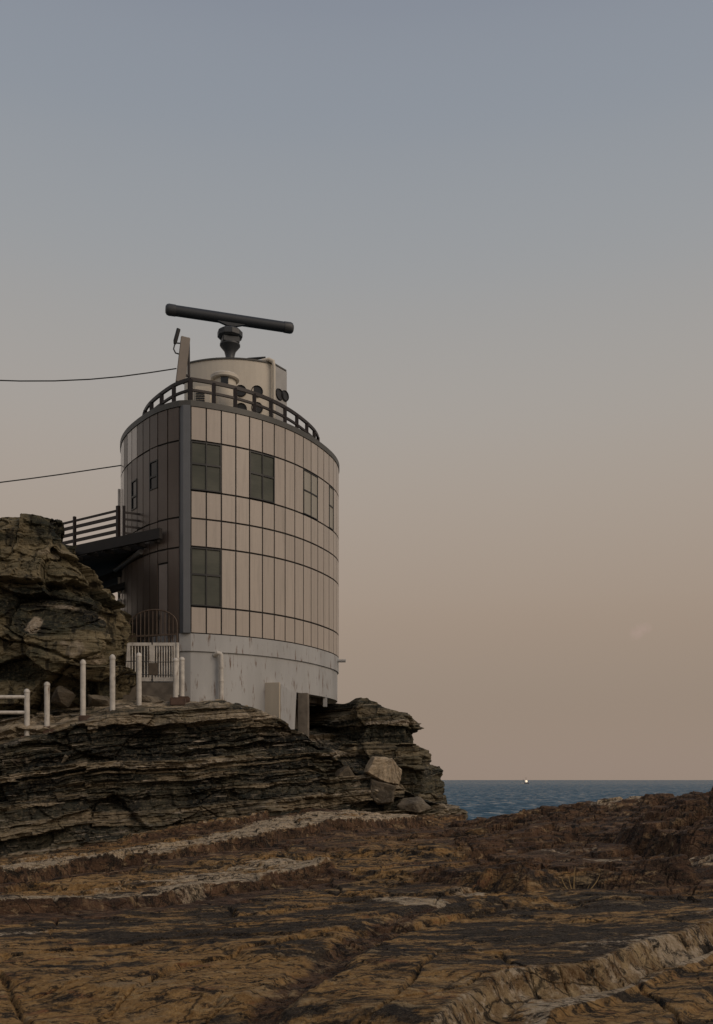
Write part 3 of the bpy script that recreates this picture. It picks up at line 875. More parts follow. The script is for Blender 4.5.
rock('boulder', chunk(36, (.36, .3, .24), 14, .1), M['stone_grey'], P(98, 702, 22.2), (.0, .2, 1.5), 'grey boulder behind the posts at the foot of the outcrop', 'boulder')
rock('boulder', chunk(44, (.45, .32, .16), 14, .1), M['stone_grey'], P(150, 700, 22.9), (.0, .06, .1), 'flat grey boulder below the steps of the white gate', 'boulder')
rock('boulder', chunk(45, (.3, .22, .10), 14, .1), M['stone_dark'], P(193, 706, 22.6), (.0, .1, .3), 'flat dark boulder against the foot of the white plinth', 'boulder')
protos = [chunk(60 + k, (.17 + .03 * (k % 3), .14, .11 + .02 * (k % 2)), 12, .08) for k in range(6)]
rs = random.Random(4)
for k in range(30):
    px = rs.uniform(-4, 72); py = rs.uniform(738, 764) - px * .10 + rs.uniform(-3, 3)
    d = 20.75 + (764 - py) * .028
    o = rock('loose_stone', protos[k % 6], M['stone_grey'] if k % 2 else M['stone_dark'], P(px, py, d), (rs.uniform(-.5, .5), rs.uniform(-.5, .5), rs.uniform(0, 6)),
             'angular loose stone in the rubble below the white pipe railing', 'stone', 'loose stones heaped on the ledge under the railing')
    s = rs.uniform(.7, 1.35); o.scale = (s, s, s)

# ------------------------------------------------------------------ the tower
SX, SY = -4.23, 24.0
LX, LY = -4.53, 24.03
NR, NL = 28, 18


def wall_curve(x, y, w, knots, n, sgn):
    """wall plan as a table of points and outward normals, 40 per panel"""
    pts, nrm = [], []
    for q in range(n * 40 + 1):
        a = R_(float(np.interp(q / 40, [k for k, _ in knots], [h for _, h in knots])))
        pts.append((x, y)); nrm.append((math.sin(a) * sgn, -math.cos(a)))
        x += math.cos(a) * w / 40 * sgn; y += math.sin(a) * w / 40
    return pts, nrm


RW = wall_curve(SX, SY, .398, [(0, 18.3), (2.67, 29), (5.33, 42.1), (8, 55), (10.67, 64.7), (13.3, 71), (16, 86), (20, 118), (28, 172)], NR, 1)
LW = wall_curve(LX, LY, .381, [(0, 24.4), (3, 49.6), (6, 56.3), (9, 69), (12, 84), (18, 112)], NL, -1)


def _at(t, i, off):
    q = min(max(int(round(i * 40)), 0), len(t[0]) - 1)
    (x, y), (nx, ny) = t[0][q], t[1][q]
    return (x + nx * off, y + ny * off)


def wr(i, off=0.0): return _at(RW, i, off)


def wl(j, off=0.0): return _at(LW, j, off)


def outline(off, sub=1):
    """closed plan outline, counter-clockwise seen from above: right wall, back, left wall"""
    pr = [wr(i / sub, off) for i in range(0, NR * sub + 1)]
    pl = [wl(j / sub, off) for j in range(NL * sub, -1, -1)]
    return pr + pl


tower = thing('radar_tower', (-3.6, 27.5, E + 1.0), 'curved radar control tower clad in cream panels on a white plinth', 'tower')
Z = dict(cap=9.70, r0=9.56, r1=8.68, r2=7.40, r3=6.69, r4=5.97, r5=4.44, base=3.75)


def panel(mb, w, i0, i1, z0, z1, gv=.019, gh=.023, front=0.0, back=-.05):
    a, b = Vector(w(i0, front)), Vector(w(i1, front)); t = (b - a).normalized()
    a2, b2 = Vector(w(i0, back)), Vector(w(i1, back))
    a += t * gv; b -= t * gv; a2 += t * gv; b2 -= t * gv
    z0 += gh; z1 -= gh
    vs = [(*a, E + z0), (*b, E + z0), (*b, E + z1), (*a, E + z1), (*a2, E + z0), (*b2, E + z0), (*b2, E + z1), (*a2, E + z1)]
    mb.add(vs, [(0, 1, 2, 3), (7, 6, 5, 4), (0, 4, 5, 1), (1, 5, 6, 2), (2, 6, 7, 3), (3, 7, 4, 0)])


def window(w, i0, i1, z0, z1, cols, zmid, gm=M['glass']):
    f = MB(); p = MB()
    def pt(i, off): return Vector((*w(i, off), 0))
    up = Vector((0, 0, 1)); s = .016
    zs = [z0 + s, zmid, z1 - s]
    nc = i1 - i0; thin = gm is M['glass_pale']; dp = .016 if thin else .034
    for q in range(nc):
        A, B = pt(i0 + q, .0), pt(i0 + q + 1, .0); n = (pt(i0 + q + .5, .1) - pt(i0 + q + .5, 0)).normalized()
        for z, th in ((zs[0], .03), (zs[1], .05), (zs[2], .03)):
            f.bar(A + up * (E + z), B + up * (E + z), dp, th * (.7 if thin else 1))
        A2, B2 = A - n * .008, B - n * .008
        p.add([A2 + up * (E + z0 + .01), B2 + up * (E + z0 + .01), B2 + up * (E + z1 - .01), A2 + up * (E + z1 - .01)], [(0, 1, 2, 3)])
    t = (pt(i1, 0) - pt(i0, 0)).normalized()
    for q in range(nc + 1):
        n = (pt(i0 + q, .1) - pt(i0 + q, 0)).normalized()
        a_ = pt(i0 + q, .004) + t * (s * (1 if q == 0 else -1 if q == nc else 0))
        f.bar(a_ + up * (E + z0), a_ + up * (E + z1), .020 if thin else .03, dp, up=tuple(n))
    o = f.build('window', M['frame'], tower)
    p.build('pane', gm, o, normals=False)
    return o


# dark backing wall behind the panels
mb = MB(); mb.prism(outline(-.035, 2), E + Z['base'], E + 9.62, cap1=False); mb.build('backing_wall', M['seam'], tower)
# right-hand cream panels
rows = [(Z['r1'], Z['r0']), (Z['r2'], Z['r1']), (Z['r3'], Z['r2']), (Z['r4'], Z['r3']), (Z['r5'], Z['r4']), (Z['base'], Z['r5'])]
win_r = {(1, 0): 2, (1, 4): 2, (1, 9): 2, (1, 13): 1, (4, 0): 2}
mb = MB(); rs = random.Random(3)
skip = set()
for (r, i), nc in win_r.items():
    for q in range(nc): skip.add((r, i + q))
for r, (z0, z1) in enumerate(rows):
    for i in range(NR):
        if (r, i) in skip: continue
        mb.tone = rs.random()
        panel(mb, wr, i, i + 1, z0, z1)
mb.build('wall_cladding', M['clad'], tower)
for (r, i), nc in win_r.items():
    z0, z1 = rows[r]
    window(wr, i, i + nc, z0 + .02, z1 - .02, nc, z0 + (z1 - z0) * .54, M['glass_pale' if i > 8 else 'glass'])
# left-hand panels, taller; this side's shade is put into their colour
rows_l = [(Z['r1'], Z['r0']), (6.72, Z['r1']), (5.95, 6.72), (3.0, 5.95)]
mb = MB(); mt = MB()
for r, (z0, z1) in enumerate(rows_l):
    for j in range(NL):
        tgt = mt if (j in (5, 6) and r == 0) or (j >= 8) else mb  # lighter panels stand in for sky reflected at the wall's end
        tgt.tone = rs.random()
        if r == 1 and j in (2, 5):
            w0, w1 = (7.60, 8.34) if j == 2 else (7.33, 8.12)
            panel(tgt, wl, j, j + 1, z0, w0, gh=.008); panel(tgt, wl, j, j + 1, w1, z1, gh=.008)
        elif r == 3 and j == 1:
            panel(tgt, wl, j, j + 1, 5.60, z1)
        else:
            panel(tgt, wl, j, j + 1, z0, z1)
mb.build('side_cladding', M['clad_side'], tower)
tag(mt.build('side_cladding', M['clad_tail'], tower), 'cream panels at the far end of the shaded side wall')
for j, z0, z1 in ((2, 7.60, 8.34), (5, 7.33, 8.12)):
    window(wl, j, j + 1, z0, z1, 1, z0 + (z1 - z0) * .45, M['darkglass'])
# door in the side wall
mb = MB(); panel(mb, wl, 1, 2, 3.0, 5.60, gv=.03, front=-.012)
dr = mb.build('door', M['door'], tower)
hx = Vector((*wl(1.78, .03), E + 4.15))
MB().tube([hx, hx + Vector((0, 0, .14))], .018, 6).build('handle', M['frame'], dr)
# back wall between the two curves
a, b = wr(NR), wl(NL)
# corner column
mb = MB(); mb.prism([(-4.535, 24.07), (-4.41, 23.93), (-4.235, 23.945), (-4.24, 24.2), (-4.5, 24.2)], E + 3.755, E + 9.555)
mb.build('corner_column', M['column'], tower)
# roof edge and slab
co, ci = outline(.018, 2), outline(-.30, 2)
n = len(co); mb = MB()
vs = [(x, y, E + 9.55) for x, y in co] + [(x, y, E + 9.70) for x, y in co] + [(x, y, E + 9.70) for x, y in ci] + [(x, y, E + 9.55) for x, y in ci]
fs = []
for k in range(4):
    q = (k + 1) % 4
    fs += [(k * n + i, k * n + (i + 1) % n, q * n + (i + 1) % n, q * n + i) for i in range(n)]
mb.add(vs, fs); mb.build('roof_edge', M['cap'], tower)
mb = MB(); mb.prism(outline(-.31, 2), E + 9.50, E + 9.62); mb.build('roof', M['concrete'], tower)

# white plinth: upper band, recessed lower wall, open underneath on the seaward side
mb = MB()
po, pi_ = outline(.0, 3), outline(-.35, 3); n = len(po)
def ring(mb, o_, i_, z0s, z1):
    n = len(o_)
    vs = [(x, y, E + z) for (x, y), z in zip(o_, z0s)] + [(x, y, E + z1) for x, y in o_] + [(x, y, E + z1) for x, y in i_] + [(x, y, E + z) for (x, y), z in zip(i_, z0s)]
    fs = []
    for k in range(4):
        q = (k + 1) % 4
        fs += [(k * n + i, k * n + (i + 1) % n, q * n + (i + 1) % n, q * n + i) for i in range(n)]
    mb.add(vs, fs)
ring(mb, outline(-.005, 3), pi_, [3.30] * n, 3.745)
mb.build('plinth_band', M['plinth'], tower)
mb = MB()
o2 = outline(-.045, 3); i2 = outline(-.34, 3)
cut = 3 * 8 + 1
z0s = [(.7 if k < cut else 2.42) if k < NR * 3 + 1 else (2.42 if k < NR * 3 + 20 else .7) for k in range(n)]
ring(mb, o2, i2, z0s, 3.297)
mb.build('plinth', M['plinth'], tower, normals=True)
mb = MB(); mb.prism(outline(-.36, 2), E + 2.50, E + 2.80); mb.build('floor_slab', M['concrete'], tower)
# buttress and pillar
mb = MB(); mb.prism([(-3.9, 26.4), (-2.0, 27.2), (-1.5, 29.3), (-2.6, 30.6), (-4.8, 29.5)], E + .7, E + 2.51); mb.build('added_core', M['concrete'], tower)  # core block added under the floor to keep sky from showing through
bA, bB, bC = (X(262.5, 25.12), 25.12), (X(279.5, 24.72), 24.72), (X(293.5, 25.92), 25.92)
bM = (bB[0] + .02, bB[1] + .03)
mb = MB(); mb.prism([bA, bB, bM, (bC[0] - .45, bC[1] - .1)], E + .6, [E + 2.60, E + 2.57, E + 2.57, E + 2.6])
mb.build('buttress', M['cream'], tower, bevel=.012)
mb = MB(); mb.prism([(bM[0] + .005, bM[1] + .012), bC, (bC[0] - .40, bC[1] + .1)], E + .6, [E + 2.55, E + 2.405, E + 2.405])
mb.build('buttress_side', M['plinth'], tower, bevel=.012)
mb = MB(); mb.box((X(303.5, 26.1), 26.1, E + 1.45), (.28, .20, 1.92), R_(-12)); mb.build('pillar', M['concrete'], tower, bevel=.012)
mb = MB(); mb.box((X(325, 27.6), 27.6, E + 2.32), (.12, .2, .36), 0); mb.build('bracket', M['plinth'], tower, bevel=.01)
mb = MB()
for a_, b_ in (((-1.9, 26.2), (-1.0, 28.6)), ((-1.45, 26.5), (-3.5, 29)), ((-.9, 27.9), (-4, 28.5))):
    mb.bar((*a_, E + 2.38), (*b_, E + 2.38), .22, .24)
mb.build('underside_beam', M['concrete'], tower)
# rain pipe on the plinth
q = Vector((*wr(1.92, .05), 0)); n_ = None
mb = MB()
w0 = Vector((*wr(1.55, -.06), E + 3.22)); w1 = Vector((*wr(1.72, .07), E + 3.27)); w2 = Vector((*wr(1.92, .09), E + 3.20)); w3 = Vector((*wr(1.92, .09), E + 1.3))
mb.tube([w0, w1, w1.lerp(w2, .7) + Vector((0, 0, .03)), w2, w2 + Vector((0, 0, -.12)), w3], .058, 12)
for zz in (2.9, 2.55, 1.98): mb.lathe((w3.x, w3.y, E + zz), [(.07, -.02), (.07, .02)], 12)
mb.build('downpipe', M['white'], tower, smooth=True)
q = Vector((*wr(15.5, -.06), E + 3.62)); MB().tube([q, q + Vector((.30, -.03, 0))], .05, 10).build('spout', M['plinth'], tower, smooth=True)
# pale pipe at the far left edge of the wall
q = Vector((*wl(9.6, .05), 0)); MB().tube([(q.x, q.y, E + 2.5), (q.x, q.y, E + 8.3)], .04, 8).build('downpipe', M['white'], tower, smooth=True)
for zz in (5.0, 5.35, 4.7):
    q = Vector((*wl(8.6, .08), E + zz)); MB().lathe(q, [(.05, -.1), (.075, -.04), (.05, 0), (.075, .05), (.04, .1)], 10).build('insulator', M['white'], tower)

# roof railing
ins = -.63
_r = [wr(k / 4, ins) for k in range(NR * 4 - 12)]; _l = [wl(k / 4, ins) for k in range(NL * 4 - 4)]
_b = min((math.hypot(a[0] - b[0], a[1] - b[1]), i, j) for i, a in enumerate(_r[:30]) for j, b in enumerate(_l[:30]))
rp = _r[_b[1]:]; lp = [rp[0]] + _l[_b[2] + 1:]
rail = thing('railing', (rp[0][0], rp[0][1], E + 9.62), None, None); rail.parent = tower; rail.location = WLOC[rail.name] - WLOC[tower.name]
for zz, th in ((10.50, .09), (10.22, .06)):
    for pts in (rp, lp):
        mb = MB()
        for k in range(len(pts) - 1):
            mb.bar((*pts[k], E + zz), (*pts[k + 1], E + zz), .06, th)
        mb.build('rail', M['rail'], rail)
def along(pts, step):
    out, acc = [pts[0]], 0
    for a_, b_ in zip(pts[:-1], pts[1:]):
        acc += math.hypot(b_[0] - a_[0], b_[1] - a_[1])
        if acc >= step: out.append(b_); acc = 0
    return out
pm = None
for x, y in along(rp, .58) + along(lp, .62)[1:]:
    if pm is None:
        pm = MB().box((x, y, E + 10.05), (.10, .10, .88)).build('post', M['rail'], rail, bevel=.006)
    else:
        c = pm.copy(); C.objects.link(c); c.location = Vector((x, y, E + 10.05)) - WLOC[rail.name]

# rooftop drum
arc = []
for k in range(17):
    u = k / 16; arc.append((-4.87 + u * 2.49, 26.92 - .34 * (1 - (2 * u - 1) ** 2)))
plan = arc + [(-2.06, 27.40), (-2.28, 29.4), (-4.95, 29.4), (-5.02, 27.4)]
drum = MB().prism(plan, E + 9.55, E + 11.90).build('rooftop_house', M['drum'], tower)
MB().prism([(-2.345, 26.925), (-2.03, 27.385), (-2.24, 29.2), (-2.28, 29.2), (-2.06, 27.39), (-2.36, 26.94)], E + 9.62, E + 11.88).build('side_sheet', M['drumgrey'], drum)
MB().prism([(x + (.02 if x > -3.5 else -.02), y - .02) for x, y in plan], E + 11.902, E + 11.945).build('roof_rim', M['cap'], drum)
def vent(px, py, d, axis, r=.17):
    p = P(px, py, d); ax = Vector(axis).normalized()
    m_ = MB().lathe(p, [(r, -.05), (r, .02), (r * .9, .05), (r * .82, .02)], 20, ax)
    m_.build('vent', M['black'], drum)
for px, py in ((257, 391.5), (240.6, 391), (241, 409), (257, 408)):
    x = X(px, 26.65); u = (x + 4.87) / 2.49; yy = 26.92 - .34 * (1 - (2 * u - 1) ** 2)
    vent(px, py, yy, (.2 * (2 * u - 1), -1, 0))
vent(278.8, 394.6, 27.10, (.82, -.57, 0)); vent(284.6, 396, 27.3, (.82, -.57, 0), .16)
pp = [P(262, 361, 26.85), P(269, 359.5, 26.82), P(273, 361.5, 26.8), P(274, 366, 26.8), P(274, 425, 26.8)]
MB().tube(pp, [.055, .06, .06, .046, .043], 10).build('vent_pipe', M['drum'], drum, smooth=True)

# ventilator in front of the drum, louvred unit
vt = thing('ventilator', (X(225, 25.75), 25.75, E + 9.62), 'round white roof ventilator with a flanged cap and small dark window', 'ventilator')
vx, vy = X(225, 25.75), 25.75
MB().lathe((vx, vy, E), [(.30, 9.62), (.30, 10.93)], 28).build('body', M['drum'], vt, smooth=True)
MB().lathe((vx, vy, E), [(.36, 10.92), (.39, 10.95), (.39, 11.03), (.34, 11.07), (.05, 11.09)], 28).build('cap', M['drum'], vt, smooth=True)
MB().box((vx + .03, vy - .285, E + 10.82), (.20, .06, .20)).build('window', M['darkglass'], vt)
lu = thing('vent_unit', (X(204, 25.6), 25.6, E + 9.62), 'low white roof unit with dark louvres beside the antenna', 'air unit')
lx, ly = X(204, 25.7), 25.7
MB().box((lx, ly, E + 10.15), (.50, .5, 1.06)).build('body', M['drum'], lu, bevel=.05)
mb = MB()
for k in range(6): mb.box((lx - .06, ly - .255, E + 10.2 + k * .065), (.24, .03, .035))
mb.build('louvre', M['black'], lu)

# ------------------------------------------------------------------ radar scanner
bc = P(230, 319, 27.6)  # centre of the bar
rad = thing('radar_scanner', (bc.x, bc.y, E + 11.95), 'long dark radar scanner bar on a grey turning unit', 'radar')
mb = MB()
mb.box((bc.x, bc.y, E + 12.06), (.80, .7, .24), R_(12)); mb.box((bc.x - .25, bc.y - .2, E + 12.2), (.25, .2, .14)); mb.box((bc.x + .22, bc.y - .22, E + 12.19), (.3, .18, .12), .3)
mb.tube([(bc.x + .3, bc.y - .2, E + 12.22), (bc.x + .6, bc.y - .5, E + 12.14), (bc.x + 1.1, bc.y - .62, E + 12.12)], .035, 6)
mb.build('base', M['black'], rad)
MB().lathe((bc.x, bc.y, E), [(.30, 12.12), (.17, 12.25), (.13, 12.42), (.17, 12.58), (.30, 12.74), (.30, 12.78)], 20).build('pedestal', M['radarbox'], rad, smooth=True)
MB().box((bc.x, bc.y, E + 12.86), (.50, .5, .20), R_(17)).build('gearbox', M['radarbox'], rad, bevel=.03)
MB().lathe((bc.x, bc.y, E), [(.30, 12.95), (.37, 13.0), (.37, 13.14), (.30, 13.20), (.12, 13.22)], 10).build('turning_head', M['radarbox'], rad, smooth=False)
MB().lathe((bc.x, bc.y, E), [(.10, 13.21), (.075, 13.26), (.075, 13.42)], 14).build('neck', M['orange'], rad, smooth=True)
el, er = P(165.5 + 3, 310.5, 27.05), P(293.5 - 3, 328.2, 28.15)
el.z = er.z = E + 13.53
t = (er - el).normalized(); s_ = Vector((t.y, -t.x, 0)); up = Vector((0, 0, 1))
prof = [(.135 * math.cos(q * math.pi / 9) + .01, .155 * math.sin(q * math.pi / 9)) for q in range(18)]
def loftbar(mb, secs):
    n = len(prof)
    vs = [e + s_ * (a_ * sc) + up * (b_ * sc) for e, sc in secs for a_, b_ in prof]
    fs = [(r * n + i, r * n + (i + 1) % n, (r + 1) * n + (i + 1) % n, (r + 1) * n + i) for r in range(len(secs) - 1) for i in range(n)]
    mb.add(vs, fs + [tuple(range(n - 1, -1, -1)), tuple(range((len(secs) - 1) * n, len(secs) * n))])
mb = MB(); loftbar(mb, [(el, 1.0), (er, 1.0)]); mb.build('scanner_bar', M['radar'], rad, smooth=True)
for e, d_ in ((el, -1), (er, 1)):
    mb = MB(); loftbar(mb, [(e - t * d_ * .20, 1.06), (e - t * d_ * .01, 1.08), (e + t * d_ * .05, .95), (e + t * d_ * .085, .62)])
    mb.build('end_cap', M['radarbox'], rad, smooth=True)
mb = MB(); c0 = (el + er) / 2
mb.add([c0 - t * .42 + up * -.14, c0 + t * .42 + up * -.14, c0 + t * .12 + up * -.23, c0 - t * .12 + up * -.23,
        c0 - t * .42 + up * -.14 + s_ * .1, c0 + t * .42 + up * -.14 + s_ * .1, c0 + t * .12 + up * -.23 + s_ * .1, c0 - t * .12 + up * -.23 + s_ * .1],
       [(0, 1, 2, 3), (7, 6, 5, 4), (0, 4, 5, 1), (1, 5, 6, 2), (2, 6, 7, 3), (3, 7, 4, 0)])
mb.build('bracket', M['radar'], rad)

# ------------------------------------------------------------------ panel antenna and whip
ad = 25.35
an = thing('panel_antenna', P(181, 392, ad), 'beige panel antenna leaning on a pole at the roof edge', 'antenna')
a0, a1 = P(180.2, 383, ad), P(185.6, 337.5, ad + .05)
MB().bar(a0, a1, .25, .11, up=(0.3, -1, 0)).build('panel', M['ant'], an, bevel=.015)
p0 = P(189, 392, ad + .15); MB().tube([P(189.0, 400, ad + .2), P(188.6, 338, ad + .2)], .035, 8).build('pole', M['rail'], an)
for zz in (345, 375): MB().bar(P(184, zz, ad + .05), P(189, zz + 1, ad + .2), .06, .05).build('bracket', M['rail'], an)
wh = thing('whip_antenna', P(176, 350, ad), 'short dark rod antenna on a bent bracket beside the panel antenna', 'antenna')
MB().tube([P(174.8, 344, ad), P(175.3, 341, ad), P(178.6, 329, ad)], [.035, .055, .055], 10).build('rod', M['black'], wh, smooth=True)
MB().tube([P(174.8, 344, ad), P(173.6, 349, ad), P(175.5, 353, ad), P(179, 354, ad)], .02, 6).build('bracket', M['black'], wh)
MB().tube([P(176, 343, ad), P(182.5, 343.5, ad)], .018, 6).build('arm', M['black'], wh)
# cables to the left
def cable(pts, label):
    tag(MB().tube(pts, .016, 6).build('cable', M['wire'], None), label, 'cable', 'cables running left from the tower')
cable([P(x, y, d) for x, y, d in ((176.5, 368.5, 25.4), (150, 372.6, 25.2), (120, 376.6, 25.0), (90, 379.3, 24.8), (55, 380.9, 24.6), (20, 381, 24.4), (0, 380.4, 24.2), (-60, 377, 23.6), (-160, 366, 22.6))], 'thin cable sagging left from the panel antenna')
cable([P(x, y, d) for x, y, d in ((122.5, 465.2, 26.85), (100, 468.5, 26.6), (60, 474.5, 26.0), (30, 478.6, 25.6), (0, 482.4, 25.2), (-60, 489, 24.4), (-160, 499, 23))], 'thin cable running left from the upper side wall of the tower')

# ------------------------------------------------------------------ footbridge
br = thing('footbridge', (-6.9, 25.8, E + 6.2), 'dark footbridge with a brown railing between the outcrop and the tower', 'footbridge')
N0, N1, N2 = Vector((-5.02, 24.12)), Vector((-7.48, 25.8)), Vector((-10.2, 27.7))
dv = (N2 - N0).normalized(); nv = Vector((-dv.y, dv.x)) * (-1 if dv.x < 0 and Vector((-dv.y, dv.x)).y < 0 else 1)
if nv.y < 0: nv = -nv
MB().bar((*N0, E + 6.33), (*N2, E + 6.33), .10, .27).build('edge_beam', M['deck'], br)
i0, i1 = N0 + nv * .34, N2 + nv * .34
pl = [tuple(i0 + dv * .1), (-4.95, 24.75), (-6.3, 26.6), (-6.45, 28.0), (-6.3, 30.2), (-9.4, 30.2), tuple(i1)]
MB().prism(pl[::-1], E + 6.14, E + 6.30).build('deck', M['deck'], br)
mb = MB()
for k in range(9):
    p = N0 + dv * (.25 + k * .65); mb.bar((*(p + nv * .02), E + 6.20), (*(p + nv * .5), E + 6.20), .09, .1)
mb.build('joist', M['deck'], br)
MB().tube([(-5.72, 24.95, E + 6.06), (-6.86, 26.75, E + 5.98)], .075, 10).build('tube', M['tube'], br, smooth=True)
MB().tube([(-5.66, 25.12, E + 6.03), (-6.75, 26.85, E + 5.93)], .05, 10).build('tube', M['tube'], br, smooth=True)
MB().bar((-5.95, 26.0, E + 5.52), (-7.7, 26.9, E + 5.22), .12, .17).build('brace', M['deck'], br)
MB().bar((-6.0, 26.2, E + 5.95), (-8.3, 28.4, E + 5.75), .3, .2).build('brace', M['deck'], br)
def on_edge(px):
    best = min((abs(356.5 + F * (N0 + dv * s).x / (N0 + dv * s).y - px), s) for s in np.linspace(0, 6, 600))
    return N0 + dv * best[1]
posts = [on_edge(118.2), on_edge(74.6), on_edge(30)]
for k, p in enumerate(posts):
    w_ = .095 if k == 0 else .075
    MB().box((p.x, p.y, E + 6.84), (w_, w_, .92), math.atan2(dv.y, dv.x)).build('post', M['rail'], br, bevel=.006)
for zz, h_ in ((7.18, .055), (7.01, .085), (6.82, .085), (6.63, .085), (6.47, .05)):
    MB().bar((*posts[0], E + zz), (*posts[2], E + zz), .035, h_).build('rail', M['rail'], br)
q0 = Vector((X(124, 25.0), 25.0)); q1 = Vector(wl(4.6))
MB().box((q0.x, q0.y, E + 6.84), (.06, .06, .9)).build('post', M['rail'], br)
for zz in (7.12, 6.94, 6.75, 6.57):
    MB().bar((*q0, E + zz), (*q1, E + zz), .03, .05).build('rail', M['rail'], br)

# ------------------------------------------------------------------ gate, arched grille, steps
gd = 23.55
def G(px, z): return Vector((X(px, gd), gd, E + z))
gt = thing('gate', G(152, 2.45), 'white picket gate with two leaves in front of the side door', 'gate')
zt, zb = 3.40, 2.52
def leaf(x0, x1, nb):
    fr = MB()
    fr.bar(G(x0, zt), G(x1, zt), .05, .08); fr.bar(G(x0, zb), G(x1, zb), .05, .10)
    for xx in (x0 + .8, x1 - .8): fr.bar(G(xx, zb), G(xx, zt), .045, .055, up=(0, -1, 0))
    o = fr.build('leaf', M['white'], gt)
    bb = MB()
    for k in range(nb):
        xx = x0 + 2.2 + (x1 - x0 - 4.4) * (k + .5) / nb
        bb.tube([G(xx, zb), G(xx, zt)], .016, 6)
    bb.build('bars', M['white'], o)
leaf(128.5, 151.2, 6); leaf(153.2, 175.5, 7)
MB().box(G(152.3, 3.08) + Vector((0, -.035, 0)), (.13, .03, .60)).build('centre_stile', M['white'], gt)
MB().tube([G(125.6, 2.42), G(127.2, 3.05), G(128.0, 3.42)], .03, 8).build('gate_post', M['white'], gt)
MB().tube([G(177.0, 1.6), G(177.4, 3.1), G(177.2, 3.44)], .045, 10).build('gate_post', M['white'], gt)
gd2 = 24.0
def H(px, z): return Vector((X(px, gd2 + (177 - px) * .008), gd2 + (177 - px) * .008, E + z))
ag = thing('arched_grille', H(153, 3.0), 'rusty arched iron grille standing behind the white gate', 'grille')
apts = []
for k in range(25):
    a_ = math.pi * k / 24; apts.append((152.8 - 24.3 * math.cos(a_), 3.98 + .40 * math.sin(a_)))
MB().tube([H(128.5, 2.6)] + [H(x, z) for x, z in apts] + [H(177.1, 2.6)], .018, 6).build('arch', M['grille'], ag)
mb = MB()
for k in range(1, 12):
    xx = 128.5 + 48.6 * k / 12; zz = 3.98 + .40 * math.sqrt(max(0, 1 - ((xx - 152.8) / 24.3) ** 2))
    mb.tube([H(xx, 2.6), H(xx, zz)], .012, 5)
mb.build('bars', M['grille'], ag)
mb = MB(); mb.bar(H(128.5, 3.72), H(177.1, 3.72), .03, .045); mb.bar(H(128.5, 3.46), H(177.1, 3.46), .03, .03); mb.build('rail', M['grille'], ag)
st = thing('steps', G(150, 1.7), 'weathered concrete steps under the white gate', 'steps')
MB().box((X(149, 23.7), 23.75, E + 2.25), (1.50, .55, .38), .02).build('upper_step', M['concrete'], st, bevel=.015)
MB().box((X(150, 23.5), 23.50, E + 1.95), (1.66, .7, .30), .03).build('lower_step', M['concrete'], st, bevel=.015)

# ------------------------------------------------------------------ white posts, wires, plate
PG = 'white pipe posts along the ledge'
def post_mesh(h):
    return MB().lathe((0, 0, 0), [(.062, -.6), (.062, h - .06), (.070, h - .06), (.070, h - .02), (.045, h + .015), (.015, h + .03)], 14)
SPEC = [  # px, top y, base y, distance, label, footing
    (47, 683, 727, 21.3, 'short white post next to the pipe railing', 1), (83, 661, 716, 21.5, 'white post standing in front of the dark rock outcrop', 1),
    (112.5, 656, 712, 21.5, 'tall white post on a brown footing left of the gate', 2), (139, 654, 701, 22.3, 'white post directly in front of the left gate leaf', 0),
    (175.5, 659, 698, 22.8, 'stained white post at the right end of the gate', 2), (182, 658, 697, 23.2, 'white post touching the left edge of the tower plinth', 1)]
proto = None
tops = []
for px, yt, yb, d, lab, ft in SPEC:
    b = P(px, yb, d); tp = P(px, yt, d); h = tp.z - b.z; tops.append((b, tp))
    r = thing('fence_post', b, lab, 'post', PG)
    if proto is None:
        m_ = MB().lathe(b, [(.062, -.6), (.062, h - .06), (.070, h - .06), (.070, h - .02), (.045, h + .015), (.015, h + .03)], 14)
        proto = m_.build('pipe', M['white'], r, origin=b, smooth=True); ph = h
    else:
        c = proto.copy(); C.objects.link(c); c.parent = r; c.location = (0, 0, 0); c.scale.z = h / ph
    if ft:
        s = .36 if ft == 2 else .26
        MB().box(b + Vector((.05, .05, -.09)), (s, .32, .20), .1).build('footing', M['brick'], r, bevel=.02)
b, tp = P(27, 735, 21.2), P(27, 690, 21.2); h = tp.z - b.z
pr = thing('pipe_railing', b, 'white pipe railing with two rails at the left edge of the ledge', 'railing')
MB().lathe(b, [(.062, -.5), (.062, h - .06), (.070, h - .06), (.070, h - .02), (.045, h + .015), (.015, h + .03)], 14).build('post', M['white'], pr, smooth=True)
q = P(-70, 735, 20.6)
MB().lathe(q, [(.062, -.7), (.062, h - .06), (.070, h - .06), (.070, h - .02), (.045, h + .015), (.015, h + .03)], 14).build('post', M['white'], pr, smooth=True)
for yy in (697, 712.5):
    MB().tube([P(27, yy, 21.2), P(-70, yy, 20.6)], .043, 10).build('rail', M['white'], pr, smooth=True)
MB().box(b + Vector((0, .05, -.12)), (.26, .3, .2)).build('footing', M['brick'], pr, bevel=.02)
wf = thing('wire_strand', P(139, 668, 22.4), 'two thin wires strung between the white posts by the gate', 'wire')
for yy in (661, 674):
    MB().tube([P(124.5, yy + .5, 22.45), P(139, yy, 22.38), P(152, yy + 1, 22.55), P(175.5, yy + 1, 22.88)], .010, 5).build('wire', M['wire'], wf)
tag(MB().box(P(153.3, 669, 22.5), (.22, .025, .29), 0, ).build('plate', M['plate'], None, bevel=.004), 'small brown plate hanging on the wires before the gate', 'plate')

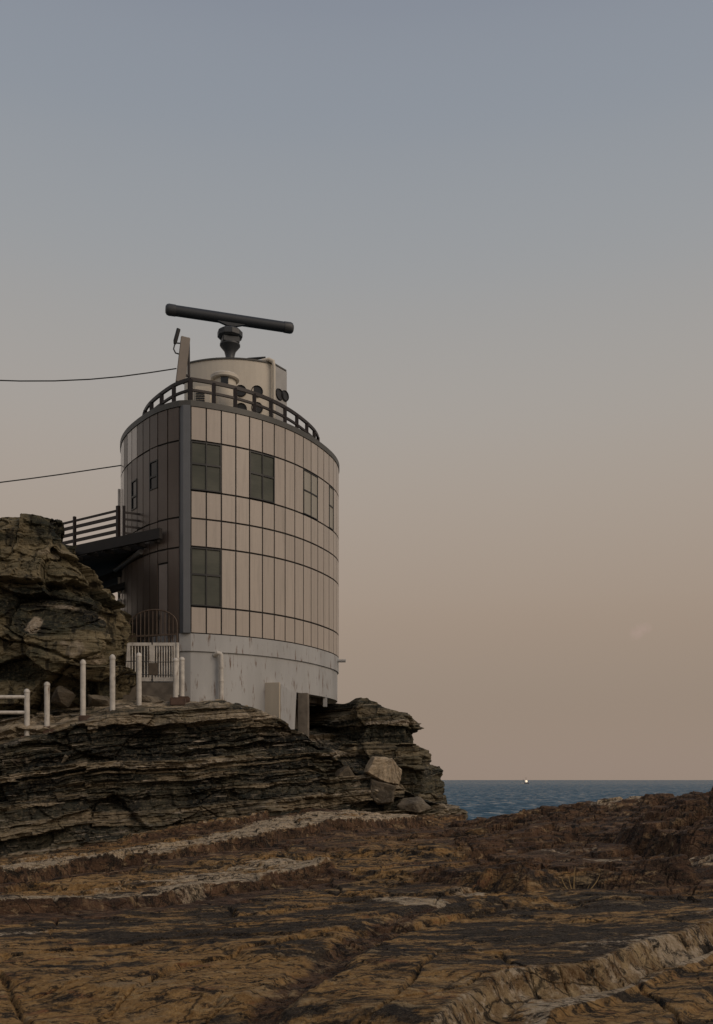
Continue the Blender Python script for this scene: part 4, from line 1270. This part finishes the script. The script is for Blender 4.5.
# ------------------------------------------------------------------ dry stalks in a hollow of the rock
hx, hy = hit(576, 886)
gz = ground_z(hx, hy)
for _ in range(3):      # stand on the real surface seen at that spot
    hy = F * (E - gz) / (890 - 780); hx = X(576, hy); gz = ground_z(hx, hy)
tw = thing('dry_plant', (hx, hy, gz), 'dry bare plant stalks growing at the edge of a rock hollow', 'plant')
rs = random.Random(8); mb = MB()
sc = hy / F
for (dx, dy, bend) in ((0, 26, -1), (21, 19, 5), (-17, 15, -5), (-21, 8, -6), (14, 8, 4), (-8, 17, -2)):
    p0 = Vector((hx + rs.uniform(-.03, .03), hy + rs.uniform(-.05, .05), gz - .05)); p2 = p0 + Vector((dx * sc, rs.uniform(-.1, .1), dy * sc + .05)); p1 = (p0 + p2) / 2 + Vector((bend * sc, 0, -abs(bend) * sc))
    pts = [p0.lerp(p1, q).lerp(p1.lerp(p2, q), q) for q in np.linspace(0, 1, 7)]
    mb.tube(pts, [.009, .008, .008, .007, .006, .005, .003], 5)
mb.build('stalk', M['twig'], tw)

# ------------------------------------------------------------------ boat on the horizon
sd = 2300.0
k = sd / F
bx = X(525, sd)
bt = thing('fishing_boat', (bx, sd, 0), 'small white fishing boat near the horizon with a bright deck lamp', 'boat')
mb = MB()
hull = [(-4.2, 1.15), (-3.6, .2), (3.6, .15), (4.1, 1.0), (0, .75)]
n = len(hull)
vs = []
for yy, s in ((-2.2, 1.0), (2.2, 1.0)):
    vs += [(bx + a_ * k, sd + yy, b_ * k - .3) for a_, b_ in hull]
mb.add(vs, [tuple(range(n)), tuple(range(2 * n - 1, n - 1, -1))] + [(i, (i + 1) % n, n + (i + 1) % n, n + i) for i in range(n)])
mb.build('hull', M['hull'], bt)
MB().box((bx - 2.6 * k, sd - 2.4, .55 * k), (3.0 * k, .4, .55 * k)).build('bow_stripe', M['shipwhite'], bt)
MB().box((bx + 1.0 * k, sd, 2.3 * k), (2.6 * k, 4.0, 2.8 * k)).build('wheelhouse', M['shipwhite'], bt, bevel=.4)
MB().lathe((bx + 1.2 * k, sd - 3.2, 2.4 * k), [(.5, -2.1), (2.2, -1.4), (2.8, 0), (2.2, 1.4), (.5, 2.1)], 12).build('deck_lamp', M['lamp'], bt)
mb = MB()
for dx, hh in ((1.0, 6.6), (-1.8, 4.6)): mb.tube([(bx + dx * k, sd, 1 * k), (bx + dx * k, sd, hh * k)], .35, 6)
mb.build('mast', M['hull'], bt)

# ------------------------------------------------------------------ camera, sky, sun
cam = bpy.data.cameras.new('camera'); co_ = bpy.data.objects.new('camera', cam); C.objects.link(co_)
co_.location = (0, 0, E); co_.rotation_euler = (R_(90), 0, 0)
cam.sensor_fit = 'AUTO'; cam.sensor_width = 36; cam.lens = F / 1024 * 36; cam.shift_y = (780 - 512) / 1024
cam.clip_start = .1; cam.clip_end = 300000
bpy.context.scene.camera = co_

SUN_EL, SUN_AZ = 36.0, (.84, -.55)         # where the low sun stands, seen from the tower
az = Vector(SUN_AZ).normalized()
dirv = Vector((az.x * math.cos(R_(SUN_EL)), az.y * math.cos(R_(SUN_EL)), math.sin(R_(SUN_EL))))
sl = bpy.data.lights.new('sun', 'SUN'); so = bpy.data.objects.new('sun', sl); C.objects.link(so)
sl.energy = .95; sl.angle = R_(34); sl.color = (1.0, .80, .62)
so.rotation_euler = dirv.to_track_quat('Z', 'Y').to_euler(); so.location = (30, -30, 40)

w = bpy.data.worlds.new('World'); bpy.context.scene.world = w; w.use_nodes = True
nt = w.node_tree; k = NT(nt); bg = nt.nodes['Background']
sky = k.n('ShaderNodeTexSky', sky_type='NISHITA'); sky.sun_disc = False
sky.sun_elevation = R_(SUN_EL); sky.sun_rotation = math.atan2(az.x, az.y)
sky.dust_density = 4.0; sky.air_density = 1.2; sky.ozone_density = 2.0
tc = k.n('ShaderNodeTexCoord'); sep = k.n('ShaderNodeSeparateXYZ'); k.link(tc.outputs['Generated'], sep.inputs[0])
SKY = [(0.0, (0.3363, 0.2581, 0.2066)), (0.0213, (0.3363, 0.2581, 0.2066)), (0.0953, (0.3281, 0.2482, 0.1904)), (0.188, (0.378, 0.2886, 0.2174)), (0.331, (0.4065, 0.3522, 0.2981)), (0.455, (0.3607, 0.3527, 0.3408)), (0.557, (0.3022, 0.321, 0.346)), (0.634, (0.2593, 0.2825, 0.326)), (1.0, (0.19, 0.21, 0.27))]
grad = k.ramp(sep.outputs['Z'], SKY)
grad.node.color_ramp.interpolation = 'CARDINAL'
# a faint wisp of pink cloud low on the right
uv = k.n('ShaderNodeVectorMath', operation='DIVIDE'); k.link(tc.outputs['Generated'], uv.inputs[0])
cy = k.n('ShaderNodeCombineXYZ'); [k.link(k.math('MAXIMUM', sep.outputs['Y'], .05), cy.inputs[q]) for q in range(3)]; k.link(cy.outputs[0], uv.inputs[1])
mp = k.n('ShaderNodeMapping', vector_type='TEXTURE'); k.link(uv.outputs[0], mp.inputs['Vector'])
mp.inputs['Location'].default_value = (.301, 1.0, .158); mp.inputs['Rotation'].default_value = (0, R_(-38), 0); mp.inputs['Scale'].default_value = (.015, 1, .008)
ln = k.n('ShaderNodeVectorMath', operation='LENGTH'); k.link(mp.outputs[0], ln.inputs[0])
wisp = k.math('ADD', ln.outputs['Value'], k.math('MULTIPLY', k.math('SUBTRACT', k.noise(uv.outputs[0], 90, 4, .6), .5), 2.2))
grad = k.mix(k.math('MULTIPLY', k.ramp(wisp, [(.0, 1.0), (1.0, 0.0)]), .5), grad, (.46, .32, .27))
g10 = k.mix(1.0, grad, (10.0, 10.0, 10.0), 'MULTIPLY')
bg.inputs['Strength'].default_value = .1
k.link(k.mix(.10, g10, sky.outputs['Color']), bg.inputs['Color'])

sc = bpy.context.scene
sc.view_settings.view_transform = 'Standard'; sc.view_settings.look = 'None'; sc.view_settings.exposure = 0; sc.view_settings.gamma = 1
sc.view_settings.use_curve_mapping = False
sc.cycles.max_bounces = 6
